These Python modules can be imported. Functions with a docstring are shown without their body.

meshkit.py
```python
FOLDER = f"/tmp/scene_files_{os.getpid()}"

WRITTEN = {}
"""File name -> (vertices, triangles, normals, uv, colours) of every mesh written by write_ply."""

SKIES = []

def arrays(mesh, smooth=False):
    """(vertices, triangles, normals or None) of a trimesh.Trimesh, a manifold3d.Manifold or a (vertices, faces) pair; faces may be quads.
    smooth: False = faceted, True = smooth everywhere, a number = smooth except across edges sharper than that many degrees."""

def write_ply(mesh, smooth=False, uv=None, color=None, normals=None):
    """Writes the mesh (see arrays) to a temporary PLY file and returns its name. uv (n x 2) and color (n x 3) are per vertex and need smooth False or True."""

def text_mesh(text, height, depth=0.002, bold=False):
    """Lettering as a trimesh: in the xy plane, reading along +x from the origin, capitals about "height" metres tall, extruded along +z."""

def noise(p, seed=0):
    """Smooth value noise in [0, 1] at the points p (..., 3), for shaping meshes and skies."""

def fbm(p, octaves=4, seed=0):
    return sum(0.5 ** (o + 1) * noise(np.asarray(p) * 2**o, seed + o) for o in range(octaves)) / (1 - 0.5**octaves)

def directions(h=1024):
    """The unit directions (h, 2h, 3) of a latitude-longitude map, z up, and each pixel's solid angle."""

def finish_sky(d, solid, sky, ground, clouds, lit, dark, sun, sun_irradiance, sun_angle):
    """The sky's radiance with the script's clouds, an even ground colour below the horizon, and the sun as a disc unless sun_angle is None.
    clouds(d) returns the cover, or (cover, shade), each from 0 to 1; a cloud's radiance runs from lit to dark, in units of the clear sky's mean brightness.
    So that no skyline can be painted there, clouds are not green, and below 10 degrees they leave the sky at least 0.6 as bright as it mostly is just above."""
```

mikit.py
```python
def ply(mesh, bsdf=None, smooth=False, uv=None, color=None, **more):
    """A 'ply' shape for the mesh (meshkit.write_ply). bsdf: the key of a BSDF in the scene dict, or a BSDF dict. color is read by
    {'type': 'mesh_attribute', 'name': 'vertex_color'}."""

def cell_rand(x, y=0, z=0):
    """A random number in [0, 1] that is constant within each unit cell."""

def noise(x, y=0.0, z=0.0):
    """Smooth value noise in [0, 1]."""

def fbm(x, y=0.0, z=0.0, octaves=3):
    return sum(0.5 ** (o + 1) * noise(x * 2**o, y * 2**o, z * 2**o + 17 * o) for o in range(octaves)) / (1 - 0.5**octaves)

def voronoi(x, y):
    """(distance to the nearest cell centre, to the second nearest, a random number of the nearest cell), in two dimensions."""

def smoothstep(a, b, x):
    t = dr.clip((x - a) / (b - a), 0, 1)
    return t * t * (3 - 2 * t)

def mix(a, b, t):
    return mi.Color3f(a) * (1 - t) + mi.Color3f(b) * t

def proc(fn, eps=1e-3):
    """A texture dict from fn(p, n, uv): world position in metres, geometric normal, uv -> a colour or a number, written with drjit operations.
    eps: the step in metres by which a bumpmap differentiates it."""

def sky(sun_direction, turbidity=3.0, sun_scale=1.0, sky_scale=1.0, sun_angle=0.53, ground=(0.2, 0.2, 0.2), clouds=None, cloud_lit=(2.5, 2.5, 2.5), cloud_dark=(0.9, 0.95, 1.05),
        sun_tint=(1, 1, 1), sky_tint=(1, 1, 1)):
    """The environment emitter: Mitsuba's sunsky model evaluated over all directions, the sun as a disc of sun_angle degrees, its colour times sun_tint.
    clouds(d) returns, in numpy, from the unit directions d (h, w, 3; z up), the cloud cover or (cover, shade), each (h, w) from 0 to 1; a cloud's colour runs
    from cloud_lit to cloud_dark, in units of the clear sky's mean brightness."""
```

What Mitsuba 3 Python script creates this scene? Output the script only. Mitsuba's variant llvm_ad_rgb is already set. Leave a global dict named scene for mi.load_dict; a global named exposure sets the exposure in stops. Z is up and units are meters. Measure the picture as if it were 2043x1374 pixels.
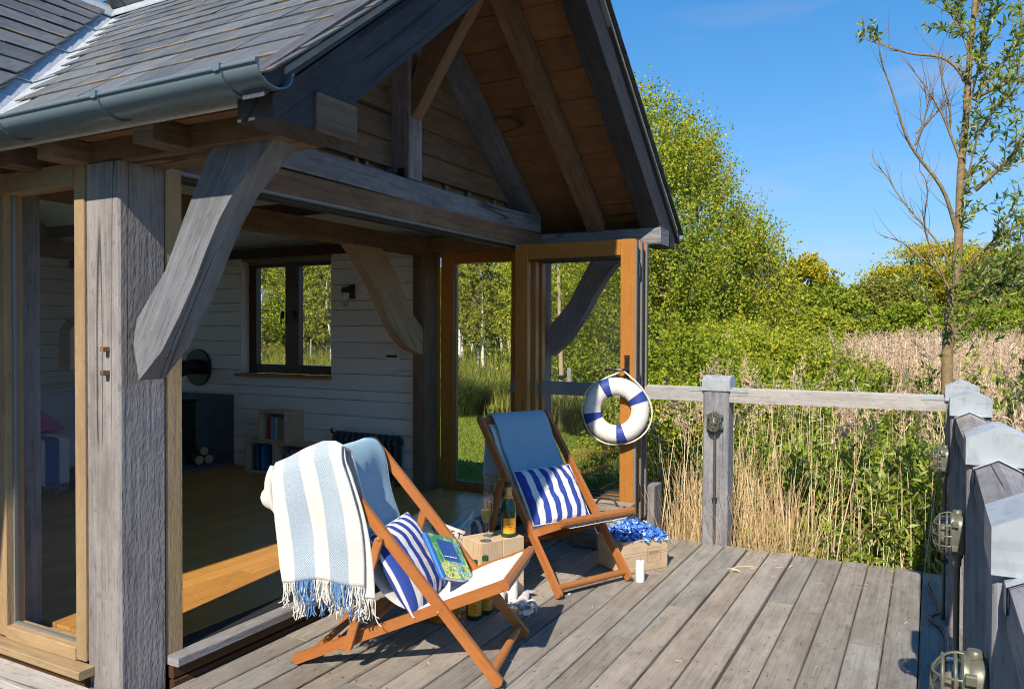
import math, random
import numpy as np, trimesh, drjit as dr, mitsuba as mi
import meshkit, mikit
from mikit import noise, fbm, cell_rand, smoothstep, mix, proc
from shapely.geometry import Polygon

scene, labels = {}, {}
rng = np.random.default_rng(7)
random.seed(7)
V = lambda *a: np.array(a, float)
T4 = mi.ScalarTransform4f

# ------------------------------------------------------------------ camera, sky, exposure
YAW, PITCH, ROLL, FPX = map(float, (math.radians(61.80), math.radians(-0.93), math.radians(0.205), 1559.0))
EYE = V(0, 0, 1.5)
FW = V(math.sin(YAW) * math.cos(PITCH), math.cos(YAW) * math.cos(PITCH), math.sin(PITCH))
_r = V(math.cos(YAW), -math.sin(YAW), 0)
_u = np.cross(_r, FW)
UP = -_r * math.sin(ROLL) + _u * math.cos(ROLL)
scene['camera'] = {'type': 'perspective', 'fov': 2 * math.degrees(math.atan(1021.5 / FPX)), 'fov_axis': 'x', 'near_clip': 0.05, 'far_clip': 2000.0,
                   'to_world': T4().look_at(origin=EYE.tolist(), target=(EYE + FW).tolist(), up=UP.tolist())}
exposure = 2.4
def thin_cloud(d):
    # thin white haze low in the sky, with faint streaks
    el = np.degrees(np.arcsin(np.clip(d[..., 2], 0, 1)))
    st = meshkit.fbm(d * np.array([5.0, 5.0, 22.0]), 4)
    wisp = np.clip((st - .60) / .25, 0, 1) * np.exp(-((el - 14) / 12) ** 2) * .16
    return np.clip(.65 * np.exp(-el / 8.0) * (.85 + .3 * st) + wisp, 0, 1)
scene['sky'] = mikit.sky([-1.135, -0.15, 1.0], turbidity=2.4, sky_tint=(0.22, 0.74, 1.02), sun_tint=(0.93, 0.985, 1.09), clouds=thin_cloud, cloud_lit=(2.5, 1.98, 1.85))

# ------------------------------------------------------------------ helpers
def key_for(name, parent=None):
    base = f'{parent}__{name}' if parent else name
    k, i = base, 0
    while k in scene or k in labels or any_children.get(k):
        i += 1
        k = f'{base}_{i:03d}'
    return k

any_children = {}

def put(name, shape, parent=None, label=None, cat=None, group=None, kind=None):
    k = key_for(name, parent)
    scene[k] = shape
    tag(k, label, cat, group, kind)
    if parent:
        any_children[parent] = True
    any_children[k] = True
    return k

def tag(k, label=None, cat=None, group=None, kind=None):
    d = {a: b for a, b in (('label', label), ('category', cat), ('group', group), ('kind', kind)) if b}
    if d:
        labels[k] = d

def thing(name, label, cat, group=None, kind=None):
    k = key_for(name)
    any_children[k] = True
    tag(k, label, cat, group, kind)
    return k

def sub(name, parent, label=None):
    """a part without a mesh of its own: only the key its sub-parts start with"""
    k = key_for(name, parent)
    any_children[k] = True
    if label:
        tag(k, label)
    return k

def unit(v):
    v = np.asarray(v, float)
    return v / max(np.linalg.norm(v), 1e-12)

WID = [0]
def wood_uv(u, v, species):
    """u along the grain, v across; the integer part of u/64 is the piece, of v/64 the species"""
    return np.stack([u + WID[0] * 64 + 20, v + species * 64 + 20], -1)

def extr(poly, p0, p1, up=(0, 0, 1), species=None, seg=1, bow=None, end=True):
    """A convex polygon (x: side, y: up) swept from p0 to p1. bow(t) gives a sideways offset vector. Returns (v, f, uv)."""
    p0, p1 = np.asarray(p0, float), np.asarray(p1, float)
    d = unit(p1 - p0)
    side = unit(np.cross(d, np.asarray(up, float)))
    upv = np.cross(side, d)
    poly = np.asarray(poly, float)
    n = len(poly)
    L = np.linalg.norm(p1 - p0)
    ring = poly[:, :1] * side + poly[:, 1:] * upv
    per = np.concatenate([[0], np.cumsum(np.linalg.norm(np.roll(poly, -1, 0) - poly, axis=1))])
    vs, fs, uvs = [], [], []
    ts = np.linspace(0, 1, seg + 1)
    cen = [p0 + (p1 - p0) * t + (bow(t) if bow else 0) for t in ts]
    for i in range(n):                      # each side its own vertices: sharp edges, clean uv
        j = (i + 1) % n
        b = sum(len(x) for x in vs)
        a = np.array([c + ring[i] for c in cen]); c2 = np.array([c + ring[j] for c in cen])
        vs.append(np.vstack([a, c2]))
        uvs.append(np.vstack([np.stack([ts * L, np.full(seg + 1, per[i])], 1), np.stack([ts * L, np.full(seg + 1, per[i + 1])], 1)]))
        k = np.arange(seg)
        m = seg + 1
        fs.append(np.vstack([np.stack([b + k, b + k + 1, b + m + k + 1], 1), np.stack([b + k, b + m + k + 1, b + m + k], 1)]))
    if end:
        for e, c in ((0, cen[0]), (1, cen[-1])):
            b = sum(len(x) for x in vs)
            vs.append(c + ring)
            uvs.append(np.stack([e * L + poly[:, 0] * .08, poly[:, 1]], 1))
            k = np.arange(1, n - 1)
            tri = np.stack([np.full(n - 2, b), b + k, b + k + 1], 1)
            fs.append(tri if e else tri[:, ::-1])
    v, f, uv = np.vstack(vs), np.vstack(fs), np.vstack(uvs)
    # orient outward
    if np.einsum('ij,ij->', np.cross(v[f[:, 1]] - v[f[:, 0]], v[f[:, 2]] - v[f[:, 0]]), v[f].mean(1) - v.mean(0)) < 0:
        f = f[:, ::-1]
    if species is not None:
        WID[0] += 1
        uv = wood_uv(uv[:, 0], uv[:, 1], species)
    return v, f, uv

def rect(w, h, c=0.0):
    """w x h rectangle with chamfered corners"""
    a, b = w / 2, h / 2
    if c <= 0:
        return [(-a, -b), (a, -b), (a, b), (-a, b)]
    return [(-a + c, -b), (a - c, -b), (a, -b + c), (a, b - c), (a - c, b), (-a + c, b), (-a, b - c), (-a, -b + c)]

def ngon(r, n=10, ry=None):
    t = np.arange(n) * 2 * np.pi / n
    return np.stack([r * np.cos(t), (ry or r) * np.sin(t)], 1)

def join(parts):
    vs, fs, uvs, b = [], [], [], 0
    for v, f, *uv in parts:
        vs.append(v); fs.append(np.asarray(f) + b); b += len(v)
        uvs.append(uv[0] if uv else np.zeros((len(v), 2)))
    return np.vstack(vs), np.vstack(fs), np.vstack(uvs)

def put_m(name, m, bsdf, parent=None, smooth=False, color=None, **kw):
    v, f, uv = m if len(m) == 3 else (*m, None)
    if smooth is not True and smooth is not False: uv = None
    return put(name, mikit.ply((v, f), bsdf, smooth=smooth, uv=uv, color=color), parent, **kw)

def beam(name, p0, p1, w, h, species, parent=None, up=(0, 0, 1), c=.006, bsdf='wood_rough', seg=1, bow=None, **kw):
    return put_m(name, extr(rect(w, h, c), p0, p1, up, species, seg, bow), bsdf, parent, **kw)

def abox(name, x, y, z, species, parent=None, grain='x', c=.004, bsdf='wood_rough', **kw):
    """axis-aligned box with ranges x, y, z and grain along one axis"""
    (x0, x1), (y0, y1), (z0, z1) = x, y, z
    cx, cy, cz = (x0 + x1) / 2, (y0 + y1) / 2, (z0 + z1) / 2
    return put_m(name, aboxm(x, y, z, species, grain, c), bsdf, parent, **kw)

def aboxm(x, y, z, species=None, grain='x', c=.004):
    (x0, x1), (y0, y1), (z0, z1) = x, y, z
    cx, cy, cz = (x0 + x1) / 2, (y0 + y1) / 2, (z0 + z1) / 2
    if grain == 'x':
        return extr(rect(y1 - y0, z1 - z0, c), (x0, cy, cz), (x1, cy, cz), (0, 0, 1), species)
    if grain == 'y':
        return extr(rect(x1 - x0, z1 - z0, c), (cx, y0, cz), (cx, y1, cz), (0, 0, 1), species)
    return extr(rect(x1 - x0, y1 - y0, c), (cx, cy, z0), (cx, cy, z1), (0, 1, 0), species)

def prism(name, pts, axis, a0, a1, species, parent=None, bsdf='wood_rough', grain=None, **kw):
    return put_m(name, prismm(pts, axis, a0, a1, species, grain), bsdf, parent, **kw)

def prismm(pts, axis, a0, a1, species=None, grain=None):
    """outline pts (2-d, any simple polygon) in the plane across axis (0: (y,z), 1: (x,z), 2: (x,y)), from a0 to a1.
    grain: 2-d direction of the grain in that plane, or 'axis'."""
    pts = np.asarray(pts, float)
    poly = Polygon(pts)
    m = trimesh.creation.extrude_polygon(poly, a1 - a0, engine='earcut')
    m.unmerge_vertices()
    v = np.array(m.vertices); f = np.array(m.faces)
    q, h = v[:, :2], v[:, 2] + a0
    fn = np.array(m.face_normals)
    vn = np.repeat(fn, 3, 0) if len(v) == 3 * len(f) else fn[np.zeros(len(v), int)]
    if grain is None:
        e = np.ptp(pts, axis=0); grain = (1, 0) if e[0] > e[1] else (0, 1)
    if isinstance(grain, str):
        u = h; w = q @ unit((1, .7))
    else:
        g = unit(grain); u = q @ g; w = q @ V(-g[1], g[0]) + h
    if axis == 0: P = np.stack([h, q[:, 0], q[:, 1]], 1)
    elif axis == 1: P = np.stack([q[:, 0], h, q[:, 1]], 1); f = f[:, ::-1]
    else: P = np.stack([q[:, 0], q[:, 1], h], 1)
    uv = np.stack([u, w], 1)
    if species is not None:
        WID[0] += 1
        uv = wood_uv(uv[:, 0], uv[:, 1], species)
    return P, f, uv

def tube(points, radii, sides=6, caps=True, species=None):
    p = np.asarray(points, float)
    t = np.gradient(p, axis=0)
    t /= np.linalg.norm(t, axis=1, keepdims=True) + 1e-12
    a = np.zeros_like(t)
    ref = V(0, 0, 1) if abs(t[0, 2]) < .9 else V(1, 0, 0)
    a[0] = unit(np.cross(t[0], ref))
    for i in range(1, len(p)):
        a[i] = unit(a[i - 1] - t[i] * (a[i - 1] @ t[i]))
    b = np.cross(t, a)
    ang = np.arange(sides) * 2 * np.pi / sides
    r = np.broadcast_to(radii, (len(p),))
    v = p[:, None] + r[:, None, None] * (np.cos(ang)[None, :, None] * a[:, None] + np.sin(ang)[None, :, None] * b[:, None])
    i, j = np.meshgrid(np.arange(len(p) - 1), np.arange(sides), indexing='ij')
    q = np.stack([i * sides + j, i * sides + (j + 1) % sides, (i + 1) * sides + (j + 1) % sides, (i + 1) * sides + j], -1).reshape(-1, 4)
    f = np.vstack([q[:, [0, 1, 2]], q[:, [0, 2, 3]]])
    L = np.concatenate([[0], np.cumsum(np.linalg.norm(np.diff(p, axis=0), axis=1))])
    uv = np.stack([np.repeat(L, sides), np.tile(ang / (2 * np.pi), len(p)) * np.repeat(r, sides) * 6.3], 1)
    v = v.reshape(-1, 3)
    if caps:
        n = len(v)
        v = np.vstack([v, p[:1], p[-1:]]); uv = np.vstack([uv, uv[:1], uv[-1:]])
        k = np.arange(sides)
        f = np.vstack([f, np.stack([np.full(sides, n), (k + 1) % sides, k], 1), np.stack([np.full(sides, n + 1), n - sides + k, n - sides + (k + 1) % sides], 1)])
    if species is not None:
        WID[0] += 1
        uv = wood_uv(uv[:, 0], uv[:, 1], species)
    return v, f, uv

def smooth_path(pts, n=24, closed=False):
    from scipy.interpolate import CubicSpline
    p = np.asarray(pts, float)
    if closed: p = np.vstack([p, p[:1]])
    d = np.concatenate([[0], np.cumsum(np.linalg.norm(np.diff(p, axis=0), axis=1))])
    cs = CubicSpline(d, p, bc_type='periodic' if closed else 'not-a-knot') if len(p) > 2 else None
    t = np.linspace(0, d[-1], n)
    return cs(t) if cs is not None else p[0] + (p[-1] - p[0]) * (t / d[-1])[:, None]

def lathe(profile, center=(0, 0, 0), sides=28):
    """profile: (r, z) from bottom to top"""
    pr = np.asarray(profile, float)
    ang = np.arange(sides) * 2 * np.pi / sides
    v = np.stack([pr[:, None, 0] * np.cos(ang), pr[:, None, 0] * np.sin(ang), np.broadcast_to(pr[:, None, 1], (len(pr), sides))], -1).reshape(-1, 3) + np.asarray(center, float)
    i, j = np.meshgrid(np.arange(len(pr) - 1), np.arange(sides), indexing='ij')
    q = np.stack([i * sides + j, i * sides + (j + 1) % sides, (i + 1) * sides + (j + 1) % sides, (i + 1) * sides + j], -1).reshape(-1, 4)
    f = np.vstack([q[:, [0, 1, 2]], q[:, [0, 2, 3]]])
    f = f[np.linalg.norm(np.cross(v[f[:, 1]] - v[f[:, 0]], v[f[:, 2]] - v[f[:, 0]]), axis=1) > 1e-14]
    uv = np.stack([np.tile(ang / (2 * np.pi), len(pr)), np.repeat(np.linspace(0, 1, len(pr)), sides)], 1)
    return v, f, uv

def grid(fn, nu, nv, thick=0.0):
    """surface fn(u, v) -> (..., 3), u and v in [0, 1]; thick gives it a back face and edges"""
    u, v = np.meshgrid(np.linspace(0, 1, nu), np.linspace(0, 1, nv), indexing='ij')
    P = fn(u, v)
    i, j = np.meshgrid(np.arange(nu - 1), np.arange(nv - 1), indexing='ij')
    q = np.stack([i * nv + j, (i + 1) * nv + j, (i + 1) * nv + j + 1, i * nv + j + 1], -1).reshape(-1, 4)
    f = np.vstack([q[:, [0, 1, 2]], q[:, [0, 2, 3]]])
    p = P.reshape(-1, 3); uv = np.stack([u.ravel(), v.ravel()], 1)
    if thick:
        n = np.zeros_like(p)
        fn_ = np.cross(p[f[:, 1]] - p[f[:, 0]], p[f[:, 2]] - p[f[:, 0]])
        for k in range(3): np.add.at(n, f[:, k], fn_)
        n /= np.linalg.norm(n, axis=1, keepdims=True) + 1e-12
        N = len(p)
        idx = np.arange(N).reshape(nu, nv)
        rim = np.concatenate([idx[:-1, 0], idx[-1, :-1], idx[:0:-1, -1], idx[0, :0:-1]])
        r2 = np.roll(rim, -1)
        side = np.vstack([np.stack([rim, rim + N, r2 + N], 1), np.stack([rim, r2 + N, r2], 1)])
        f = np.vstack([f, f[:, ::-1] + N, side])
        p = np.vstack([p + n * thick / 2, p - n * thick / 2]); uv = np.vstack([uv, uv])
    return p, f, uv

def place(m, origin, ex, ey, ez=None):
    """local mesh to world by axes"""
    ex, ey = np.asarray(ex, float), np.asarray(ey, float)
    ez = np.cross(ex, ey) if ez is None else np.asarray(ez, float)
    return (np.asarray(origin) + m[0] @ np.stack([ex, ey, ez]), *m[1:])

def rball(sx, sy, sz, r, n=3):
    """rounded box, centred"""
    import manifold3d as m3
    s = [m3.Manifold.sphere(r, 4 * n).translate([x * (sx / 2 - r), y * (sy / 2 - r), z * (sz / 2 - r)]) for x in (-1, 1) for y in (-1, 1) for z in (-1, 1)]
    h = m3.Manifold.batch_hull(s).to_mesh()
    v, f = np.array(h.vert_properties[:, :3], float), np.array(h.tri_verts)
    return v, f, v[:, :2].copy()
# ------------------------------------------------------------------ materials
# species:        0 silver oak      1 sheltered oak    2 deck            3 window oak     4 door oak         5 floor oak       6 chair teak      7 pine            8 dark frame       9 white paint      10 barge          11 soffit board    12 light rail     13 chest
W_LIGHT = [(.250, .253, .275), (.215, .145, .092), (.268, .253, .232), (.37, .275, .165), (.42, .195, .045), (.52, .28, .075), (.41, .165, .050), (.60, .48, .335), (.085, .040, .018), (.78, .765, .73), (.075, .078, .092), (.235, .130, .064), (.43, .42, .41), (.26, .225, .195), (.17, .17, .185)]
W_DARK = [(.115, .114, .126), (.095, .06, .038), (.145, .132, .116), (.22, .15, .082), (.285, .112, .021), (.32, .145, .033), (.26, .085, .021), (.41, .28, .155), (.045, .02, .01), (.73, .715, .68), (.022, .023, .029), (.14, .072, .034), (.27, .255, .24), (.13, .105, .09), (.05, .05, .06)]
W_CONTR = [1.0, .9, 1.0, .6, .45, .5, .5, .55, .5, .25, .8, .8, .9, 1.0, 1.0]
_tab = np.array([[*a, *b, c] for a, b, c in zip(W_LIGHT, W_DARK, W_CONTR)], np.float32)
TAB = [mi.Float(_tab[:, i].copy()) for i in range(7)]

def wood_parts(uv):
    sp = dr.floor(uv.y / 64); idn = dr.floor(uv.x / 64)
    v = uv.y - sp * 64; u = uv.x - idn * 64
    return mi.UInt32(mi.Int32(dr.clip(sp, 0, 14))), idn, u, v

def wood_grain(idn, u, v):
    wob = noise(u * 1.1, v * 5, idn) * .022
    g = noise(u * 3.0, (v + wob) * 70, idn) * .6 + noise(u * 9.0, (v + wob) * 210, idn + 3) * .4
    ring = .5 + .5 * dr.sin((v + wob * 1.6 + noise(u * .6, v * 3, idn + 9) * .04) * 330)
    return g * .85 + ring * .15

def wood_color(p, n, uv):
    s, idn, u, v = wood_parts(uv)
    L = mi.Color3f(*[dr.gather(mi.Float, TAB[i], s) for i in range(3)])
    D = mi.Color3f(*[dr.gather(mi.Float, TAB[3 + i], s) for i in range(3)])
    ct = dr.gather(mi.Float, TAB[6], s)
    g = wood_grain(idn, u, v)
    blot = fbm(u * 4.5, v * 11, idn + 5) * .6 + fbm(u * 16, v * 30, idn + 7) * .4
    t = dr.clip(.55 + ((g - .5) * .8 + (blot - .5) * 1.2) * ct, 0, 1)
    tone = 1 + (cell_rand(idn, 4.0, 2.0) - .5) * .42 * ct
    warm = (cell_rand(idn, 8.0, 1.0) - .5) * .12 * ct
    c = mix(D, L, t) * tone * mi.Color3f(1 + warm, 1.0, 1 - warm)
    k = noise(u * .55, v * 22, idn + 11)
    crack = (1 - smoothstep(.0, .04, dr.abs(k - .5))) * smoothstep(.68, .78, noise(u * 1.1, v * 3, idn + 23)) * dr.select((s == 2), .0, 1.0) * dr.minimum(ct, 1)
    fleck = smoothstep(.78, .9, noise(u * 26, v * 120, idn + 31)) * .22 * ct
    return dr.clip(c * (1 - .78 * crack) * (1 - fleck), .004, .9)

def wood_bump(p, n, uv):
    s, idn, u, v = wood_parts(uv)
    ct = dr.gather(mi.Float, TAB[6], s)
    k = noise(u * .55, v * 22, idn + 11)
    crack = (1 - smoothstep(.0, .04, dr.abs(k - .5))) * smoothstep(.68, .78, noise(u * 1.1, v * 3, idn + 23)) * dr.select((s == 2), .0, 1.0)
    g = noise(u * 3.0, v * 70, idn) * .6 + noise(u * 60, v * 180, idn + 3) * .5
    return (g - crack * 1.6) * ct

def two(d):
    return {'type': 'twosided', 'bsdf': d}

def rgb(*c):
    return {'type': 'rgb', 'value': list(c)}

def princ(color, rough=.6, spec=.5, **k):
    return two({'type': 'principled', 'base_color': rgb(*color) if isinstance(color, tuple) else color, 'roughness': rough, 'specular': spec, **k})

wc, wb = proc(wood_color), proc(wood_bump, eps=1.5e-3)
scene['wood_rough'] = two({'type': 'bumpmap', 'arbitrary': wb, 'scale': .0022, 'bsdf': {'type': 'principled', 'base_color': wc, 'roughness': .78, 'specular': .3}})
scene['wood_satin'] = two({'type': 'bumpmap', 'arbitrary': wb, 'scale': .0006, 'bsdf': {'type': 'principled', 'base_color': wc, 'roughness': .36, 'specular': .45}})
scene['wood_paint'] = princ(wc, .55, .4)

def vcol(rough=.7, spec=.35, **k):
    return princ({'type': 'mesh_attribute', 'name': 'vertex_color'}, rough, spec, **k)

scene['vcol'] = vcol(.75)
scene['vcol_gloss'] = vcol(.22, .5)
scene['leaf'] = {'type': 'principledthin', 'base_color': {'type': 'mesh_attribute', 'name': 'vertex_color'}, 'roughness': .4, 'diff_trans': .65, 'spec_trans': 0.0, 'eta': 1.4}
scene['glass'] = {'type': 'thindielectric', 'int_ior': 1.5}
scene['solid_glass'] = {'type': 'dielectric', 'int_ior': 1.5}

def slate_c(p, n, uv):
    idn = dr.floor(uv.x / 4); u = uv.x - idn * 4; v = uv.y
    t = cell_rand(idn, 3.0, 1.0)
    b = fbm(u * 14, v * 14, idn) - .5
    st = noise(u * 60, v * 6, idn) - .5
    c = mi.Color3f(.088, .096, .104) * (1 + (t - .5) * .45 + b * .5 + st * .18)
    c = mix(c, mi.Color3f(.20, .15, .085), smoothstep(.50, .68, fbm(p.x * 5, p.y * 9, p.z * 5)) * smoothstep(.045, .012, v) * .8)   # moss and rust along the lower lip
    return c
scene['slate'] = two({'type': 'bumpmap', 'arbitrary': proc(lambda p, n, uv: fbm(uv.x * 12, uv.y * 30, 0)), 'scale': .003,
                      'bsdf': {'type': 'principled', 'base_color': proc(slate_c), 'roughness': .5, 'specular': .4}})

def lead_c(p, n, uv):
    b = fbm(p.x * 9, p.y * 9, p.z * 9)
    s = smoothstep(.5, .75, fbm(p.x * 40, p.y * 40, p.z * 12)) + smoothstep(.6, .7, noise(p.x * 14, p.y * 14, p.z * 60)) * .6
    return mix(mi.Color3f(.30, .35, .41), mi.Color3f(.43, .475, .525), b) * (1 - .16 * s)
scene['lead'] = princ(proc(lead_c), .5, .5, metallic=.25)
scene['gutter_grey'] = princ((.105, .155, .19), .3, .5)
scene['black_metal'] = princ((.012, .012, .013), .38, .5)
scene['iron'] = princ((.02, .021, .023), .55, .5)
scene['sheathing_board'] = princ((.30, .235, .165), .9, .2)        # sheathing board and roofing felt behind the cladding
scene['steel'] = {'type': 'twosided', 'bsdf': {'type': 'roughconductor', 'material': 'Al', 'alpha': .25}}
scene['bronze'] = princ((.125, .135, .11), .42, .5, metallic=.25)
scene['conduit'] = princ((.11, .10, .08), .4, .5, metallic=.4)
scene['brass'] = princ((.62, .42, .14), .3, .5, metallic=.9)
scene['seal'] = princ((.05, .055, .06), .6, .4)
scene['silver_edge'] = princ((.20, .21, .22), .45, .5, metallic=.3)

def weave(fn, rough=.85, bump=None, sheen=.3):
    return princ(proc(fn), rough, .2, sheen=sheen)
# ------------------------------------------------------------------ the cabin: oak frame, roof, glazing, doors, interior shell
CAB = thing('timber_cabin', 'oak framed garden cabin with slate roof and folding glass doors opened onto the deck', 'cabin')
G = 2.835            # front plane of the gable frame
OV = 1.83            # front plane of the roof overhang
FL = .13             # floor level
roofz = lambda x: 4.03 - .765 * abs(x - 4)
lowz = lambda x: 3.73 - .79 * abs(x - 4)

def rough_bow(a, s):
    return lambda t: V(0, 0, 0) + a * (meshkit.noise(V(t * 3, s, 0)) - .5)

# posts
m = extr(rect(.212, .21, .008), (2.1, 2.94, -.5), (2.1, 2.94, 2.172), (0, 1, 0), 0, 8)
put_m('post', m, 'wood_rough', CAB, label='silver grey oak corner post')
beam('post', (5.895, 2.94, -.5), (5.895, 2.94, 2.172), .21, .21, 0, CAB, up=(0, 1, 0), c=.008, seg=4)
beam('post', (2.1, 3.83, -.5), (2.1, 3.83, 2.172), .212, .24, 0, CAB, up=(0, 1, 0), c=.008)
beam('post', (5.60, 3.855, FL), (5.60, 3.855, 2.29), .19, .13, 1, CAB, up=(0, 1, 0), c=.006, label='brown interior oak post')
# pegs and marks on the corner post
for z in (1.425, 1.33):
    beam('peg', (1.965, 2.905, z), (2.05, 2.905, z), .022, .022, 1, CAB, c=.004)
# wall plates running out to the overhang
m = extr(rect(.21, .128, .007), (2.11, 1.82, 2.237), (2.11, 9.5, 2.237), (0, 0, 1), 1, 6)

put_m('wall_plate', m, 'wood_rough', CAB, label='oak wall plate running out under the eaves')
beam('wall_plate', (5.89, 1.82, 2.237), (5.89, 9.5, 2.237), .21, .128, 0, CAB, c=.007, seg=6)
# curved braces from the corner posts up to the plates
outer = [(2.79, 1.30), (2.80, 1.45), (2.778, 1.545), (2.61, 1.73), (2.505, 1.92), (2.37, 2.15), (2.345, 2.18)]
inner = [(2.03, 2.18), (2.08, 2.135), (2.233, 2.009), (2.313, 1.91), (2.383, 1.798), (2.445, 1.687), (2.53, 1.556), (2.63, 1.421), (2.767, 1.303)]
prism('brace', inner + outer[1:][::1], 0, 2.03, 2.145, 0, CAB, grain=(-.5, .85), label='curved grey oak brace under the left eave')
prism('brace', inner + outer[1:], 0, 5.84, 5.96, 0, CAB, grain=(-.5, .85))
# gable frame
beam('tie_beam', (2.215, 2.93, 2.372), (5.785, 2.93, 2.372), .19, .135, 0, CAB, c=.008, seg=10, bow=lambda t: V(0, 0, .008 * math.sin(t * 7)), label='cracked grey tie beam across the gable')
abox('door_head', (2.215, 5.785), (2.838, 2.96), (2.185, 2.302), 1, CAB)
abox('door_track', (2.29, 5.79), (2.842, 2.875), (2.168, 2.184), None, CAB, bsdf='silver_edge', c=.002)
abox('door_track', (2.29, 5.79), (2.88, 2.955), (2.150, 2.183), None, CAB, bsdf='iron', c=.002)
abox('king_post', (3.945, 4.085), (2.835, 3.02), (2.442, 3.60), 0, CAB, grain='z', c=.006)
for sx, x in ((0, 3.93), (1, 4.098)):
    abox('bracket', (x - .012, x + .012), (2.85, 2.90), (2.445, 2.50), None, CAB, bsdf='black_metal', c=.002)
t = np.linspace(0, 1, 13)
bx = 2.87 - .56 * t
pts_lo = np.stack([2.84 - .47 * t ** 1.0 + .05 * np.sin(t * 3.14), 2.812 + .66 * t ** 1.35], 1)
pts_hi = np.stack([2.90 - .36 * t + .05 * np.sin(t * 3.14), 2.86 + .72 * t ** 1.2], 1)
prism('brace', np.vstack([pts_lo, pts_hi[::-1]]), 0, 3.96, 4.06, 1, CAB, grain=(-.5, .8), label='curved brown oak strut rising from the king post to the ridge')
beam('ridge_beam', (4, 1.9, 3.60), (4, 9.5, 3.60), .12, .24, 1, CAB)
def slope_beam(name, sgn, x0, x1, y0, y1, zl, zh, species, slope=.79, top=3.73, **kw):
    """rafter: |x - 4| from x0 to x1, between zl and zh above the low edge line"""
    z = lambda d: top - slope * d
    pts = [(4 + sgn * x0, z(x0) + zl), (4 + sgn * x1, z(x1) + zl), (4 + sgn * x1, z(x1) + zh), (4 + sgn * x0, z(x0) + zh)]
    if sgn > 0: pts = pts[::-1]
    return prism(name, pts, 1, y0, y1, species, CAB, grain=(1, -sgn * slope), **kw)
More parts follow.
